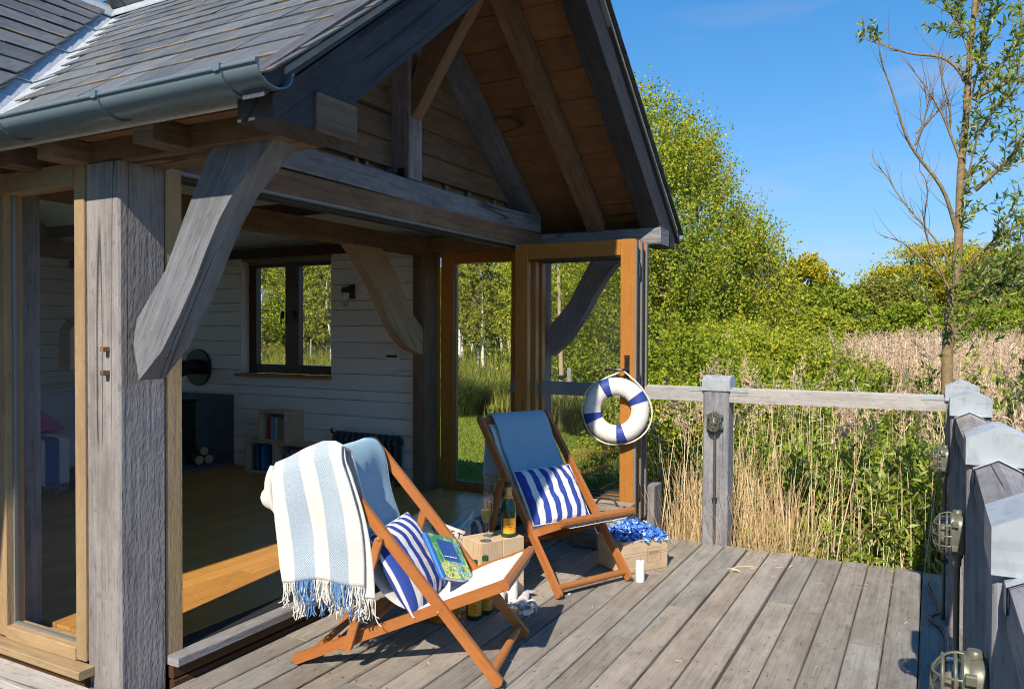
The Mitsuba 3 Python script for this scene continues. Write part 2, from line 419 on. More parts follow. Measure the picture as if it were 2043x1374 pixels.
for s in (-1, 1):
    slope_beam('rafter', s, .06, 1.79, 2.84, 3.03, .0, .13, 0)
    slope_beam('rafter', s, .06, 1.86, 2.30, 2.42, -.03, .12, 1)
    # barge timbers with a level-cut foot
    low = [(d, 3.73 - .79 * d) for d in (.0, 1.79)]
    foot = [(1.79, 2.172), (2.183, 2.172), (2.183, 2.31)]
    pts = [low[0], (1.79, 3.73 - .79 * 1.79)] + foot + [(2.183, 3.73 - .79 * 2.183 + .24), (0, 3.97)]
    pts = [(4 + s * d, z) for d, z in pts]
    prism('barge_board', pts, 1, OV, 1.985, 10, CAB, grain=(1, -s * .79), label='dark weathered barge timber at the overhanging gable')
    slope_beam('barge_board', s, .0, 2.24, 1.808, 1.90, .243, .325, 10, slope=.783)
    slope_beam('verge_strip', s, .0, 2.16, 1.800, 1.93, .232, .256, None, slope=.767, top=3.73, bsdf='verge')
scene['verge'] = princ(proc(lambda p, n, uv: mix(mi.Color3f(.16, .165, .15), mi.Color3f(.42, .42, .38), fbm(p.x * 11, p.y * 7, p.z * 11))), .85, .3)
# soffit boards under the roof (parallel to the ridge)
for s in (-1, 1):
    nb = 12
    for i in range(nb):
        d0, d1 = .04 + i * .19, .04 + (i + 1) * .19 - .006
        if d1 > 2.12: d1 = 2.12
        if d0 > 2.1: continue
        z = lambda d: 3.86 - .765 * d
        pts = [(4 + s * d0, z(d0)), (4 + s * d1, z(d1)), (4 + s * d1, z(d1) + .022), (4 + s * d0, z(d0) + .022)]
        if s > 0: pts = pts[::-1]
        prism('soffit_board', pts, 1, 1.92, 3.02, 11, CAB, grain='axis')
# feather-edge boards in the gable triangle
zb = 2.52
while zb < 3.4:
    h = .172
    for s in (-1, 1):
        d1 = (3.70 - zb - .02) / .79
        d0 = .05 if s < 0 else .085
        if d1 - d0 < .15: continue
        d1t = max((3.70 - zb - h) / .79, d0 + .05)
        w = zb + rng.normal() * .006
        a = np.array([(4 + s * d0, 2.966, w), (4 + s * d1, 2.966, w), (4 + s * d1t, 2.99, w + h), (4 + s * d0, 2.99, w + h)])
        b = a + V(0, .03, 0)
        v = np.vstack([a, b]); f = np.array([[0, 1, 2], [0, 2, 3], [4, 6, 5], [4, 7, 6], [0, 5, 1], [0, 4, 5], [3, 2, 6], [3, 6, 7], [0, 3, 7], [0, 7, 4], [1, 5, 6], [1, 6, 2]])
        if s < 0: f = f[:, ::-1]
        f = f[:, ::-1] if False else f
        m = trimesh.Trimesh(v, f, process=False); m.unmerge_vertices()
        P = np.array(m.vertices); WID[0] += 1
        put_m('gable_board', (P, np.array(m.faces), wood_uv(P[:, 0], P[:, 2] + P[:, 1], 1)), 'wood_rough', CAB)
    zb += .163
prism('gable_backing', [(2.25, 2.31), (5.75, 2.31), (4, 3.66)], 1, 3.03, 3.05, None, CAB, bsdf='sheathing_board')
for x in (2.9, 3.62, 3.72, 4.6, 4.9, 5.28):
    abox('batten', (x, x + .03), (2.99, 3.02), (2.44, 2.56), 3, CAB, grain='z')
# eaves: fascia, rafter tails
abox('fascia', (1.828, 1.85), (1.99, 3.45), (2.232, 2.262), 12, CAB, grain='y')
abox('fascia', (1.85, 1.87), (1.99, 3.45), (2.262, 2.33), 1, CAB, grain='y')
for y in (2.44, 3.02, 3.32):
    abox('rafter_tail', (1.85, 2.02), (y, y + .11), (2.175, 2.26), 1, CAB)
abox('soffit_board', (1.86, 2.0), (1.99, 3.5), (2.262, 2.28), 11, CAB, grain='y')
# ------------------------------------------------------------------ roof slabs, slates, lead, gutters
YB = 9.5
rf = None
for s in (-1, 1):
    d1 = 2.12
    z = lambda d: 3.985 - .765 * d
    pts = [(4, z(0)), (4 + s * d1, z(d1)), (4 + s * d1, z(d1) - .09), (4, z(0) - .09)]
    if s > 0: pts = pts[::-1]
    k = prism('roof', pts, 1, 1.93, YB, None, CAB, bsdf='sheathing_board')
    rf = rf or k
ROOF = rf
def slate_mesh(c, eu, ed, n, w, l, t=.006, lift=.008):
    """c: middle of the lower edge; eu: along the course, ed: up the slope, n: normal"""
    WID[0] += 1
    o = n * (lift + rng.uniform(0, .004))
    tw = rng.normal() * .002
    a = [c - eu * w / 2 + o * (1 + tw), c + eu * w / 2 + o * (1 - tw) + n * rng.normal() * .0012, c + eu * w / 2 + ed * l + n * .002, c - eu * w / 2 + ed * l + n * .002]
    a = np.array(a); b = a - n * t
    v = np.vstack([a, b])
    f = np.array([[0, 1, 2], [0, 2, 3], [0, 5, 1], [0, 4, 5], [1, 6, 2], [1, 5, 6], [0, 3, 7], [0, 7, 4]])
    uv2 = np.array([(0, 0), (w, 0), (w, l), (0, l)] * 2) + [1, 0]
    uv2[:, 0] += WID[0] * 4
    m = trimesh.Trimesh(v, f, process=False); m.unmerge_vertices()
    idx = f.ravel()
    return np.array(m.vertices), np.array(m.faces), uv2[idx]
S = math.hypot(1, .765)
edL, nL = V(1, 0, .765) / S, V(-.765, 0, 1) / S
EX = .205           # exposure of a course (m along the slope)
valley_y = lambda x: 5.7 - (4 - x) * 1.0     # plan line of the valley
rest = []
cnt = 0
for c in range(14):
    d = 2.245 - c * EX / S
    x = 4 - d
    if d < .1: break
    base = V(x, 0, roofz(x) - .03)
    y = 1.775 + (c % 2) * .11
    first = True
    while y < 5.6:
        w = rng.uniform(.20, .30)
        y0, y1 = y, y + w
        if first: y0 = 1.772
        first = False
        y = y1 + .004
        if y1 > valley_y(x) - .12: 
            y1 = valley_y(x) - .10
            if y1 - y0 < .05: break
            y = 99
        m = slate_mesh(base + V(0, (y0 + y1) / 2, 0), V(0, -1, 0), edL, nL, y1 - y0, EX + .07)
        if cnt < 240:
            put_m('slate', m, 'slate', ROOF); cnt += 1
        else: rest.append(m)
# right slope (seen only from the side): joined
for c in range(14):
    d = 2.245 - c * EX / S
    if d < .1: break
    x = 4 + d
    y = 1.775
    while y < 9:
        w = rng.uniform(.22, .32) if y > 1.78 else rng.uniform(.14, .34)
        rest.append(slate_mesh(V(x, y + w / 2, roofz(x) - .03), V(0, 1, 0), V(-1, 0, .765) / S, V(.765, 0, 1) / S, w, EX + .07)); y += w + .004
put_m('slate', join(rest), 'slate', ROOF, kind='stuff', label='slates of the far roof slope')
# main ridge capping
def ridge_cap(name, p0, p1, side, w=.15, drop=.765):
    p0, p1, side = map(lambda q: np.asarray(q, float), (p0, p1, side))
    prof = [(-w, -w * drop), (-.025, 0), (-.018, .02), (.018, .02), (.025, 0), (w, -w * drop), (w, -w * drop - .012), (.0, -.02), (-w, -w * drop - .012)]
    L = np.linalg.norm(p1 - p0)
    m = prismm(prof, 1, 0, L)
    d = unit(p1 - p0)
    return put_m(name, (p0 + m[0][:, :1] * side + m[0][:, 1:2] * d + m[0][:, 2:] * V(0, 0, 1), m[1], m[2]), 'lead', ROOF)
ridge_cap('ridge_capping', (4, 1.80, 4.025), (4, YB, 4.025), (1, 0, 0))
# ------------------------------------------------------------------ cross wing roof behind the valley
wing = lambda y: 4.03 - .765 * abs(y - 5.7)
v = []
for yy, zz in ((5.7, 3.985), (3.42, wing(3.42) - .045)):
    v.append((yy, zz))
# roof plane of the wing, cut along the valley: triangle-ended slab
pl = np.array([(4.0, 5.7), (1.70, 3.40), (-3.5, 3.40), (-3.5, 5.7)])
top = np.array([(x, y, wing(y) - .045) for x, y in pl]); bot = top - V(0, 0, .09)
f = [[0, 2, 1], [0, 3, 2], [4, 5, 6], [4, 6, 7]] + [q for i in range(4) for q in ([i, (i + 1) % 4, (i + 1) % 4 + 4], [i, (i + 1) % 4 + 4, i + 4])]
k = put_m('roof', (np.vstack([top, bot]), np.array(f)), 'sheathing_board', CAB)
WR = k
pl2 = np.array([(4.0, 5.7), (-3.5, 5.7), (-3.5, 8), (1.7, 8)])
top = np.array([(x, y, wing(y) - .045) for x, y in pl2]); bot = top - V(0, 0, .09)
put_m('roof', (np.vstack([top, bot]), np.array([[0, 1, 2], [0, 2, 3], [4, 6, 5], [4, 7, 6]])), 'slate', CAB)
edW, nW = V(0, 1, .765) / S, V(0, -.765, 1) / S
EW = .215
for c in range(14):
    y = 3.40 + c * EW / S
    if y > 5.6: break
    xv = 4 - (5.7 - y) - .065
    x = xv + .0
    first = True
    while x > -1.2:
        w = rng.uniform(.27, .33)
        if first: w = rng.uniform(.14, .34); first = False
        m = slate_mesh(V(x - w / 2, y, wing(y) - .010), V(1, 0, 0), edW, nW, w - .004, EW + .07, lift=.014)
        # trim the valley corner along the valley line
        if x == xv:
            sel = np.abs(m[0][:, 0] - x) < .02
            m[0][sel, 0] += m[0][sel, 1] - y
        put_m('slate', m, 'slate', WR); x -= w
ridge_cap('ridge_capping', (3.93, 5.7, 4.02), (-3.5, 5.7, 4.02), (0, 1, 0))
# lead valley gutter
u = np.linspace(0, 1, 20)
a = V(3.98, 5.68, 3.977); b = V(1.66, 3.36, roofz(1.66) - .038)
vd = b - a
L1, L2 = V(-.17, .0, -.17 * .765), V(0, -.17, -.17 * .765)
P = [a + vd * t for t in u]
vs = np.array([q + s for q in P for s in (V(-.16, 0, .003), V(0, 0, .0), V(0, -.22, .010))])
n3 = np.arange(len(u) - 1) * 3
f = np.vstack([np.stack([n3 + i, n3 + i + 1, n3 + i + 4], 1) for i in (0, 1)] + [np.stack([n3 + i, n3 + i + 4, n3 + i + 3], 1) for i in (0, 1)])
put_m('valley_lining', (vs, f), 'lead', WR, label='pale lead lining of the valley between the two roofs')
for t in (.22, .45, .68, .9):
    q = a + vd * t + V(0, 0, .012)
    abm = extr(rect(.012, .006), q + V(-.14, 0, 0), q + V(0, 0, -.004))
    put_m('lead_lap', abm, 'lead', WR)
    put_m('lead_lap', extr(rect(.012, .006), q + V(0, -.2, .003), q + V(0, 0, -.004)), 'lead', WR)
abox('wing_wall', (-3.4, 1.98), (3.95, 4.1), (-.5, 2.35), 0, CAB)
# half-round gutters
def gutter(cx, cz, y0, y1, side, brk):
    ang = np.linspace(np.pi * 1.0, np.pi * 2.0, 31)
    R, r, q = .075, .069, .74
    bead = [(-R - .006 * side * 0, .012)]
    prof = [(R * math.cos(t), q * R * math.sin(t)) for t in ang]
    prof = [(-R - .004, .012), (-R - .008, .004)] + prof + [(R + .008, .004), (R + .004, .012)] + [(r, .01)] + [(r * math.cos(t), q * r * math.sin(t)) for t in ang[::-1]] + [(-r, .01)]
    k = prism('gutter', [(cx + x, cz + z) for x, z in prof[::-1]], 1, y0, y1, None, CAB, bsdf='gutter_grey', label='grey half-round gutter with an open end')
    put_m('rolled_lip', tube([(cx + side * R, y0, cz + .008), (cx + side * R, y1, cz + .008)], .0095, 10), 'gutter_grey', k, smooth=60)
    for y in brk:
        p2 = [((R + .007) * math.cos(t), (q * R + .007) * math.sin(t)) for t in ang] + [((R + .001) * math.cos(t), (q * R + .001) * math.sin(t)) for t in ang[::-1]]
        kk = prism('bracket', [(cx + x, cz + z) for x, z in p2[::-1]], 1, y - .014, y + .014, None, k, bsdf='gutter_grey')
        abx = aboxm((cx - R - .015, cx - R + .014), (y - .0145, y + .0145), (cz - .004, cz + .022))
        put_m('bracket_clip', abx, 'gutter_grey', k)
        put_m('bracket_clip', aboxm((cx + R - .002, cx + R + .05), (y - .014, y + .014), (cz - .058, cz - .038)) if side < 0 else aboxm((cx - R - .05, cx - R), (y - .014, y + .014), (cz - .07, cz - .045)), 'gutter_grey', k)
gutter(1.780, 2.300, 1.78, 3.36, -1, (1.94, 2.54, 3.14))
gutter(6.245, 2.300, 1.80, 9.0, 1, (1.95, 2.6))
# ------------------------------------------------------------------ left window (facing the light)
WN = sub('window', CAB, 'tall oak framed window in the left wall')
abox('frame', (1.985, 2.07), (3.046, 3.112), (.14, 2.188), 3, WN, grain='z', bsdf='wood_rough')
abox('frame', (1.985, 2.07), (3.612, 3.70), (.14, 2.188), 3, WN, grain='z', bsdf='wood_rough')
abox('frame', (1.983, 2.07), (3.112, 3.612), (2.098, 2.188), 3, WN, grain='y')
abox('frame', (1.983, 2.07), (3.112, 3.612), (.128, .185), 3, WN, grain='y')
abox('jamb_cover', (2.0, 2.08), (3.030, 3.046), (.1, 2.188), 1, WN, grain='z')
abox('spacer', (2.018, 2.034), (3.112, 3.612), (.185, .196), None, WN, bsdf='silver_edge', c=.001)
abox('spacer', (2.018, 2.034), (3.602, 3.612), (.196, 2.098), None, WN, bsdf='silver_edge', c=.001)
def pane(name, parent, p00, eu, ev, **kw):
    p00, eu, ev = map(lambda q: np.asarray(q, float), (p00, eu, ev))
    v = np.array([p00, p00 + eu, p00 + eu + ev, p00 + ev])
    return put_m(name, (v, np.array([[0, 1, 2], [0, 2, 3]]), np.array([(0, 0), (1, 0), (1, 1), (0, 1)], float)), 'glass', parent, **kw)
pane('pane', WN, (2.026, 3.112, .185), (0, .5, 0), (0, 0, 1.913))
abox('sill', (1.925, 2.0), (3.0, 3.76), (.092, .127), 3, CAB, grain='y', bsdf='wood_rough')
abox('plinth_board', (1.97, 2.0), (3.03, 3.9), (-.3, .09), 8, CAB, grain='y')
# ------------------------------------------------------------------ right window (glass wall section between the posts)
WR2 = sub('window', CAB, 'tall fixed window beside the folded doors')
abox('frame', (5.76, 5.84), (3.665, 3.80), (.06, 2.19), 4, WR2, grain='z', bsdf='wood_satin')
abox('frame', (5.76, 5.84), (3.03, 3.10), (.06, 2.19), 4, WR2, grain='z', bsdf='wood_satin')
abox('frame', (5.758, 5.84), (3.10, 3.665), (2.09, 2.19), 4, WR2, grain='y', bsdf='wood_satin')
abox('frame', (5.758, 5.84), (3.10, 3.665), (.06, .19), 4, WR2, grain='y', bsdf='wood_satin')
abox('spacer', (5.785, 5.80), (3.10, 3.665), (.19, .202), None, WR2, bsdf='silver_edge', c=.001)
abox('spacer', (5.785, 5.80), (3.652, 3.665), (.202, 2.09), None, WR2, bsdf='silver_edge', c=.001)
pane('pane', WR2, (5.793, 3.10, .19), (0, .565, 0), (0, 0, 1.9))
abox('frame', (5.69, 5.76), (3.80, 3.92), (.06, 2.19), 4, WR2, grain='z', bsdf='wood_satin')
abox('plate_lining', (5.60, 5.785), (3.02, 3.79), (2.19, 2.30), 1, CAB, grain='y')
# ------------------------------------------------------------------ threshold, jambs, folding doors
abox('door_jamb', (2.21, 2.292), (2.838, 2.95), (.125, 2.185), 3, CAB, grain='z', bsdf='wood_rough')
abox('door_sill', (2.212, 5.76), (2.768, 2.850), (.087, .125), 0, CAB, bsdf='wood_rough', label='weathered oak door sill')
abox('threshold', (2.292, 5.785), (2.852, 2.945), (.10, .128), None, CAB, bsdf='iron', c=.003)
abox('plinth_board', (2.212, 5.785), (2.800, 2.83), (.032, .086), 8, CAB, c=.004)
abox('plinth_board', (2.212, 5.785), (2.795, 2.825), (-.06, .026), 8, CAB, c=.004)
def door_leaf(x, y0, y1, label, face=True, t=.056):
    D = sub('folding_door', CAB, label)
    z0, z1 = .118, 2.168
    st = .108
    abox('stile', (x, x + t), (y0, y0 + st), (z0, z1), 4, D, grain='z', bsdf='wood_satin', c=.003)
    abox('stile', (x, x + t), (y1 - st, y1), (z0, z1), 4, D, grain='z', bsdf='wood_satin', c=.003)
    abox('rail', (x + .001, x + t - .001), (y0 + st, y1 - st), (z1 - .115, z1), 4, D, grain='y', bsdf='wood_satin', c=.003)
    abox('rail', (x + .001, x + t - .001), (y0 + st, y1 - st), (z0, z0 + .155), 4, D, grain='y', bsdf='wood_satin', c=.003)
    for zz in ((z1 - .127, z1 - .115), (z0 + .155, z0 + .167)):
        abox('glazing_bead', (x + .015, x + t - .015), (y0 + st, y1 - st), zz, None, D, bsdf='seal', c=.001)
    pane('pane', D, (x + t / 2, y0 + st, z0 + .155), (0, y1 - y0 - 2 * st, 0), (0, 0, z1 - z0 - .27))
    abox('seal', (x + .004, x + .02), (y0 - .012, y0), (z0 + .02, z1 - .01), None, D, bsdf='silver_edge', c=.002)
    abox('seal', (x + .026, x + t - .006), (y0 - .010, y0), (z0 + .02, z1 - .01), None, D, bsdf='seal', c=.002)
    return D
D1 = door_leaf(5.335, 1.868, 2.835, 'folded door leaf nearest the deck chairs')
D2 = door_leaf(5.45, 1.868, 2.82, 'second folded door leaf')
D3 = door_leaf(5.565, 1.868, 2.82, 'third folded door leaf')
for z in (.35, 1.15, 1.95):
    put_m('hinge', lathe([(0, -.05), (.012, -.05), (.012, .05), (0, .05)], (5.42, 1.862, z), 10), 'iron', D2)
# lever handle and back plate on the first leaf
HD = put_m('handle', aboxm((5.322, 5.336), (1.902, 1.938), (1.14, 1.335), c=.004), 'black_metal', D1, label='black lever handle on a long back plate')
put_m('lever', tube(smooth_path([(5.33, 1.92, 1.232), (5.285, 1.92, 1.232), (5.272, 1.94, 1.232), (5.270, 2.06, 1.228)], 14), .0095, 8), 'black_metal', HD, smooth=40)
put_m('screw', lathe([(0, 0), (.004, 0), (.004, .003), (0, .003)], (5.32, 1.92, 1.32), 8), 'steel', HD)
# ------------------------------------------------------------------ interior shell
FLO = sub('floor', CAB, 'orange oak boarded floor')
fy = 2.948
while fy < 9.3:
    w = .108
    xs = [2.2, 2.2 + rng.uniform(.6, 2.6), 5.72]
    for a, b in zip(xs[:-1], xs[1:]):
        abox('board', (a, b - .002), (fy, fy + w - .003), (FL - .02, FL), 5, FLO, bsdf='wood_satin', c=.002)
    fy += w
abox('floor', (2.15, 5.78), (2.95, 9.4), (FL - .06, FL - .0225), None, CAB, bsdf='sheathing_board')
# painted boards of the right-hand wall, around its window
RW = sub('wall', CAB, 'white painted boarded wall inside')
z = FL
hs = [.145, .15, .135, .15, .15, .09, .152, .15, .145, .15, .15, .085, .15, .15, .08, .15]
wy0, wy1, wz0, wz1 = 4.99, 6.19, 1.075, 2.20
for h in hs:
    z1 = min(z + h, 2.30)
    if z1 - z < .02: break
    if z < wz0 < z1:
        abox('board', (5.70, 5.718), (wy0, wy1), (z + .0025, 1.044), 9, RW, grain='y', bsdf='wood_paint', c=.002)
    segs = [(3.93, 8.9)] if (z1 <= wz0 or z >= wz1) else [(3.93, wy0), (wy1, 8.9)]
    for a, b in segs:
        abox('board', (5.70, 5.718), (a, b), (z + .0025, z1 - .0025), 9, RW, grain='y', bsdf='wood_paint', c=.002)
    z = z1
abox('wall', (5.721, 5.74), (3.93, 8.9), (FL, 1.02), None, CAB, bsdf='sheathing_board'); abox('wall', (5.721, 5.74), (3.93, wy0), (1.02, 2.3), None, CAB, bsdf='sheathing_board'); abox('wall', (5.721, 5.74), (wy1, 8.9), (1.02, 2.3), None, CAB, bsdf='sheathing_board')
abox('wall', (5.72, 5.92), (wy0, wy1), (2.2, 2.3), None, CAB, bsdf='sheathing_board')
for x, y in (((5.86, 5.92), (3.96, wy0)), ((5.86, 5.92), (wy1, 9.2))):
    abox('outer_cladding', x, y, (-.4, 2.2), 0, CAB, grain='y')
abox('outer_cladding', (5.86, 5.92), (wy0, wy1), (-.4, 1.02), 0, CAB, grain='y')
abox('reveal', (5.702, 5.86), (wy1 - .012, wy1), (wz0, wz1), 9, CAB, grain='z', bsdf='wood_paint')
abox('reveal', (5.702, 5.86), (wy0, wy0 + .012), (wz0, wz1), 9, CAB, grain='z', bsdf='wood_paint')
W3 = sub('window', CAB, 'dark framed casement window in the white wall')
abox('frame', (5.80, 5.87), (wy0 + .012, wy0 + .07), (wz0, wz1), 8, W3, grain='z', bsdf='wood_satin')
abox('frame', (5.80, 5.87), (wy1 - .115, wy1 - .012), (wz0, wz1), 8, W3, grain='z', bsdf='wood_satin')
abox('frame', (5.80, 5.87), (5.50, 5.68), (wz0, wz1), 8, W3, grain='z', bsdf='wood_satin')
for ya, yb in ((wy0 + .07, 5.50), (5.68, wy1 - .115)):
    abox('frame', (5.802, 5.868), (ya, yb), (2.14, wz1), 8, W3, grain='y', bsdf='wood_satin')
    abox('frame', (5.802, 5.868), (ya, yb), (wz0, 1.162), 8, W3, grain='y', bsdf='wood_satin')
    pane('pane', W3, (5.83, ya, 1.162), (0, yb - ya, 0), (0, 0, .978))
abox('sill', (5.64, 5.80), (wy0 - .0, wy1 + .03), (1.045, 1.072), 4, W3, grain='y', bsdf='wood_satin')
for y in (5.56, 5.70):
    k = put_m('handle', aboxm((5.785, 5.80), (y - .012, y + .012), (1.62, 1.70)), 'black_metal', W3)
    put_m('lever', tube([(5.78, y, 1.69), (5.765, y, 1.68), (5.765, y, 1.57)], .007, 6), 'black_metal', k)
# plate, ceiling, other walls
abox('wall_plate', (5.60, 5.715), (3.93, 8.9), (2.225, 2.31), 8, CAB, grain='y', bsdf='wood_rough')
LWL = sub('wall', CAB)
z = FL
while z < 2.25:
    abox('board', (2.225, 2.24), (3.93, 8.9), (z + .003, z + .147), 9, LWL, grain='y', bsdf='wood_paint', c=.002); z += .15
abox('wall', (2.0, 2.222), (3.95, 9.2), (-.4, 2.22), None, CAB, bsdf='sheathing_board')
BWL = sub('wall', CAB)
z = FL
while z < 2.3:
    hw = min(1.74, max((3.72 - z) / .765, .2))
    for a, b in ([(4 - hw, 2.4), (4.7, 4 + hw)] if .4 < z < 2.1 else [(4 - hw, 4 + hw)]):
        abox('board', (a, b), (8.88, 8.90), (z + .003, z + .147), 9, BWL, bsdf='wood_paint', c=.002)
    z += .15
for x_, z_ in (((2.0, 2.4), (-.4, 2.23)), ((4.7, 6.0), (-.4, 2.23)), ((2.4, 4.7), (-.4, .43)), ((2.0, 6.0), (2.23, 2.42)), ((2.0, 3.05), (2.42, 3.3)), ((4.95, 6.0), (2.42, 3.3))):  # end wall, left open around the added window
    abox('wall', x_, (8.91, 9.1), z_, None, CAB, bsdf='sheathing_board')
W4 = sub('window', CAB, 'wide unseen window added in the far end wall to brighten the room')  # added out of view to let more daylight onto the inside walls
for x_ in ((2.4, 2.47), (3.52, 3.58), (4.63, 4.7)):
    abox('frame', x_, (8.98, 9.06), (.43, 2.23), 8, W4, grain='z')
for a_, b_ in ((2.47, 3.52), (3.58, 4.63)):
    abox('frame', (a_, b_), (8.982, 9.058), (.43, .50), 8, W4); abox('frame', (a_, b_), (8.982, 9.058), (2.16, 2.23), 8, W4)
    pane('pane', W4, (a_, 9.02, .50), (b_ - a_, 0, 0), (0, 0, 1.66))
pane('pane', W4, (3.05, 9.02, 2.42), (1.9, 0, 0), (0, 0, .9))  # gable glazing above, added for the same extra daylight
CE = sub('ceiling', CAB, 'white boarded sloping ceiling')
for s in (-1, 1):
    for i in range(11):
        d0, d1 = i * .165, (i + 1) * .165 - .005
        zz = lambda d: 3.72 - .765 * d
        pts = [(4 + s * d0, zz(d0)), (4 + s * d1, zz(d1)), (4 + s * d1, zz(d1) + .02), (4 + s * d0, zz(d0) + .02)]
        if s > 0: pts = pts[::-1]
        prism('board', pts, 1, 3.06, 8.9, 9, CE, bsdf='wood_paint', grain='axis')
prism('gable_lining', [(2.25, 2.31), (5.75, 2.31), (4, 3.66)], 1, 3.053, 3.065, 9, CAB, bsdf='wood_paint')
beam('purlin', (5.42, 3.1, 2.62), (5.42, 8.9, 2.62), .11, .11, 8, CAB)
beam('purlin', (2.58, 3.1, 2.62), (2.58, 8.9, 2.62), .11, .11, 8, CAB)
# interior truss
abox('tie_beam', (2.24, 5.70), (3.80, 3.93), (2.15, 2.285), 1, CAB, bsdf='wood_rough', label='brown oak tie beam inside')
br = [(4.552, 2.15), (4.70, 2.02), (4.819, 1.89), (4.95, 1.72), (5.075, 1.543), (5.19, 1.43), (5.315, 1.358), (5.475, 1.305), (5.51, 1.30), (5.51, 1.50), (5.474, 1.547), (5.36, 1.64), (5.279, 1.752), (5.18, 1.88), (5.107, 1.987), (5.02, 2.08), (4.944, 2.15)]
prism('brace', br, 1, 3.81, 3.90, 3, CAB, grain=(.7, -.8), label='curved oak brace inside')
prism('brace', [(8 - x - .08, z) for x, z in br][::-1], 1, 3.81, 3.90, 3, CAB, grain=(.7, .8))
abox('tie_beam', (2.24, 5.70), (6.9, 7.03), (2.15, 2.285), 1, CAB)
# ------------------------------------------------------------------ ground, deck, railings
def terrain_z(x, y):
    base = -.62 + 0 * x
    lawn = np.clip((y - 1.2 - .10 * (x - 6)) / 2.5, 0, 1) * np.clip((x - 5.2) / 1.5, 0, 1)
    base = base + lawn * (.30 + .16 * np.clip((x - 10) / 25, 0, 1.5))
    r = np.hypot(x, y)
    return base + (meshkit.fbm(np.stack([x * .12, y * .12, 0 * x], -1), 3) - .5) * .3 * np.clip((r - 6) / 12, 0, 1)
gx = np.concatenate([-np.geomspace(900, 5, 40), np.linspace(-4.5, 60, 120), np.geomspace(61, 900, 40)])
gy = np.concatenate([-np.geomspace(900, 30, 30), np.linspace(-29, 45, 130), np.geomspace(46, 900, 36)])
X, Y = np.meshgrid(gx, gy, indexing='ij')
P = np.stack([X, Y, terrain_z(X, Y)], -1).reshape(-1, 3)
ny = len(gy)
i, j = np.meshgrid(np.arange(len(gx) - 1), np.arange(ny - 1), indexing='ij')
q = np.stack([i * ny + j, (i + 1) * ny + j, (i + 1) * ny + j + 1, i * ny + j + 1], -1).reshape(-1, 4)
def ground_c(p, n, uv):
    b = fbm(p.x * .5, p.y * .5, 0)
    f = fbm(p.x * 7, p.y * 7, 1)
    lawn = smoothstep(.0, 1.0, (p.y - 1.6 - .10 * (p.x - 6)) / 2.0)
    g = mix(mi.Color3f(.075, .115, .02), mi.Color3f(.16, .185, .04), b)
    s = mix(mi.Color3f(.07, .055, .03), mi.Color3f(.19, .15, .085), f)
    straw = mix(mi.Color3f(.15, .12, .06), mi.Color3f(.05, .045, .02), f)
    return mix(mix(s, straw, b), g, lawn) * (.7 + .6 * f)
scene['soil'] = princ(proc(ground_c), .95, .1)
put_m('ground', (P, np.vstack([q[:, [0, 1, 2]], q[:, [0, 2, 3]]])), 'soil', smooth=True, kind='structure', label='grassy ground around the cabin and deck')

DECK = key_for('deck'); any_children[DECK] = True
tag(DECK, 'weathered grey timber deck of long boards', kind='structure')
PW = .1538
def plank(x0, x1, y0, y1):
    z = rng.normal() * .0015
    abox('plank', (x0, x1), (y0, y1), (-.045 + z, z), 2, DECK, c=.005)
k0 = -2
joints = {}
for k in range(k0, 18):
    y0 = .034 + k * PW + .004
    y1 = y0 + PW - rng.choice([.006, .008, .010, .016], p=[.3, .3, .25, .15])
    if y0 > 2.79: break
    y1 = min(y1, 2.795)
    end = 5.54 + rng.uniform(-.012, .02)
    cuts = [-1.5]
    x = rng.uniform(.6, 2.9)
    while x < 4.9:
        cuts.append(x); x += rng.uniform(1.5, 3.2)
    if k == -1: cuts = [-1.5, 1.9, 4.56]
    if k == 1: cuts = [-1.5, 1.2, 4.1]
    if k == 2: cuts = [-1.5, 2.6, 4.35]
    if k == 4: cuts = [-1.5, 2.1, 4.52]
    cuts.append(end)
    for a, b in zip(cuts[:-1], cuts[1:]):
        plank(a + .003, b - .003, y0, y1)
for k in range(18, 30):          # the deck goes on along the left wall
    y0 = .034 + k * PW + .004
    plank(-1.5, 1.80 + rng.uniform(0, .04), y0, y0 + PW - .008)
abox('kerb_board', (1.83, 1.965), (2.82, 3.9), (.004, .052), 12, DECK, grain='y')
for x in np.arange(-1, 5.5, .45):
    abox('joist', (x, x + .05), (-.25, 2.8), (-.2, -.048), 1, DECK, grain='y')
abox('edge_board', (5.49, 5.525), (-.25, 2.8), (-.22, -.05), 1, DECK, grain='y')
# screw heads, in pairs over the joists
scr = []
for k in range(k0, 18):
    for x in np.arange(-1, 5.5, .45) + .025:
        if x < .9: continue
        for o in (.035, .115):
            y = .038 + k * PW + o
            scr.append(lathe([(.0036, 0), (.0036, .0014), (0, .0014)], (x + rng.normal() * .006, y + rng.normal() * .004, 0.0), 7))
put_m('screw_head', join(scr), 'iron', DECK, kind='stuff', label='rows of screw heads in the boards')

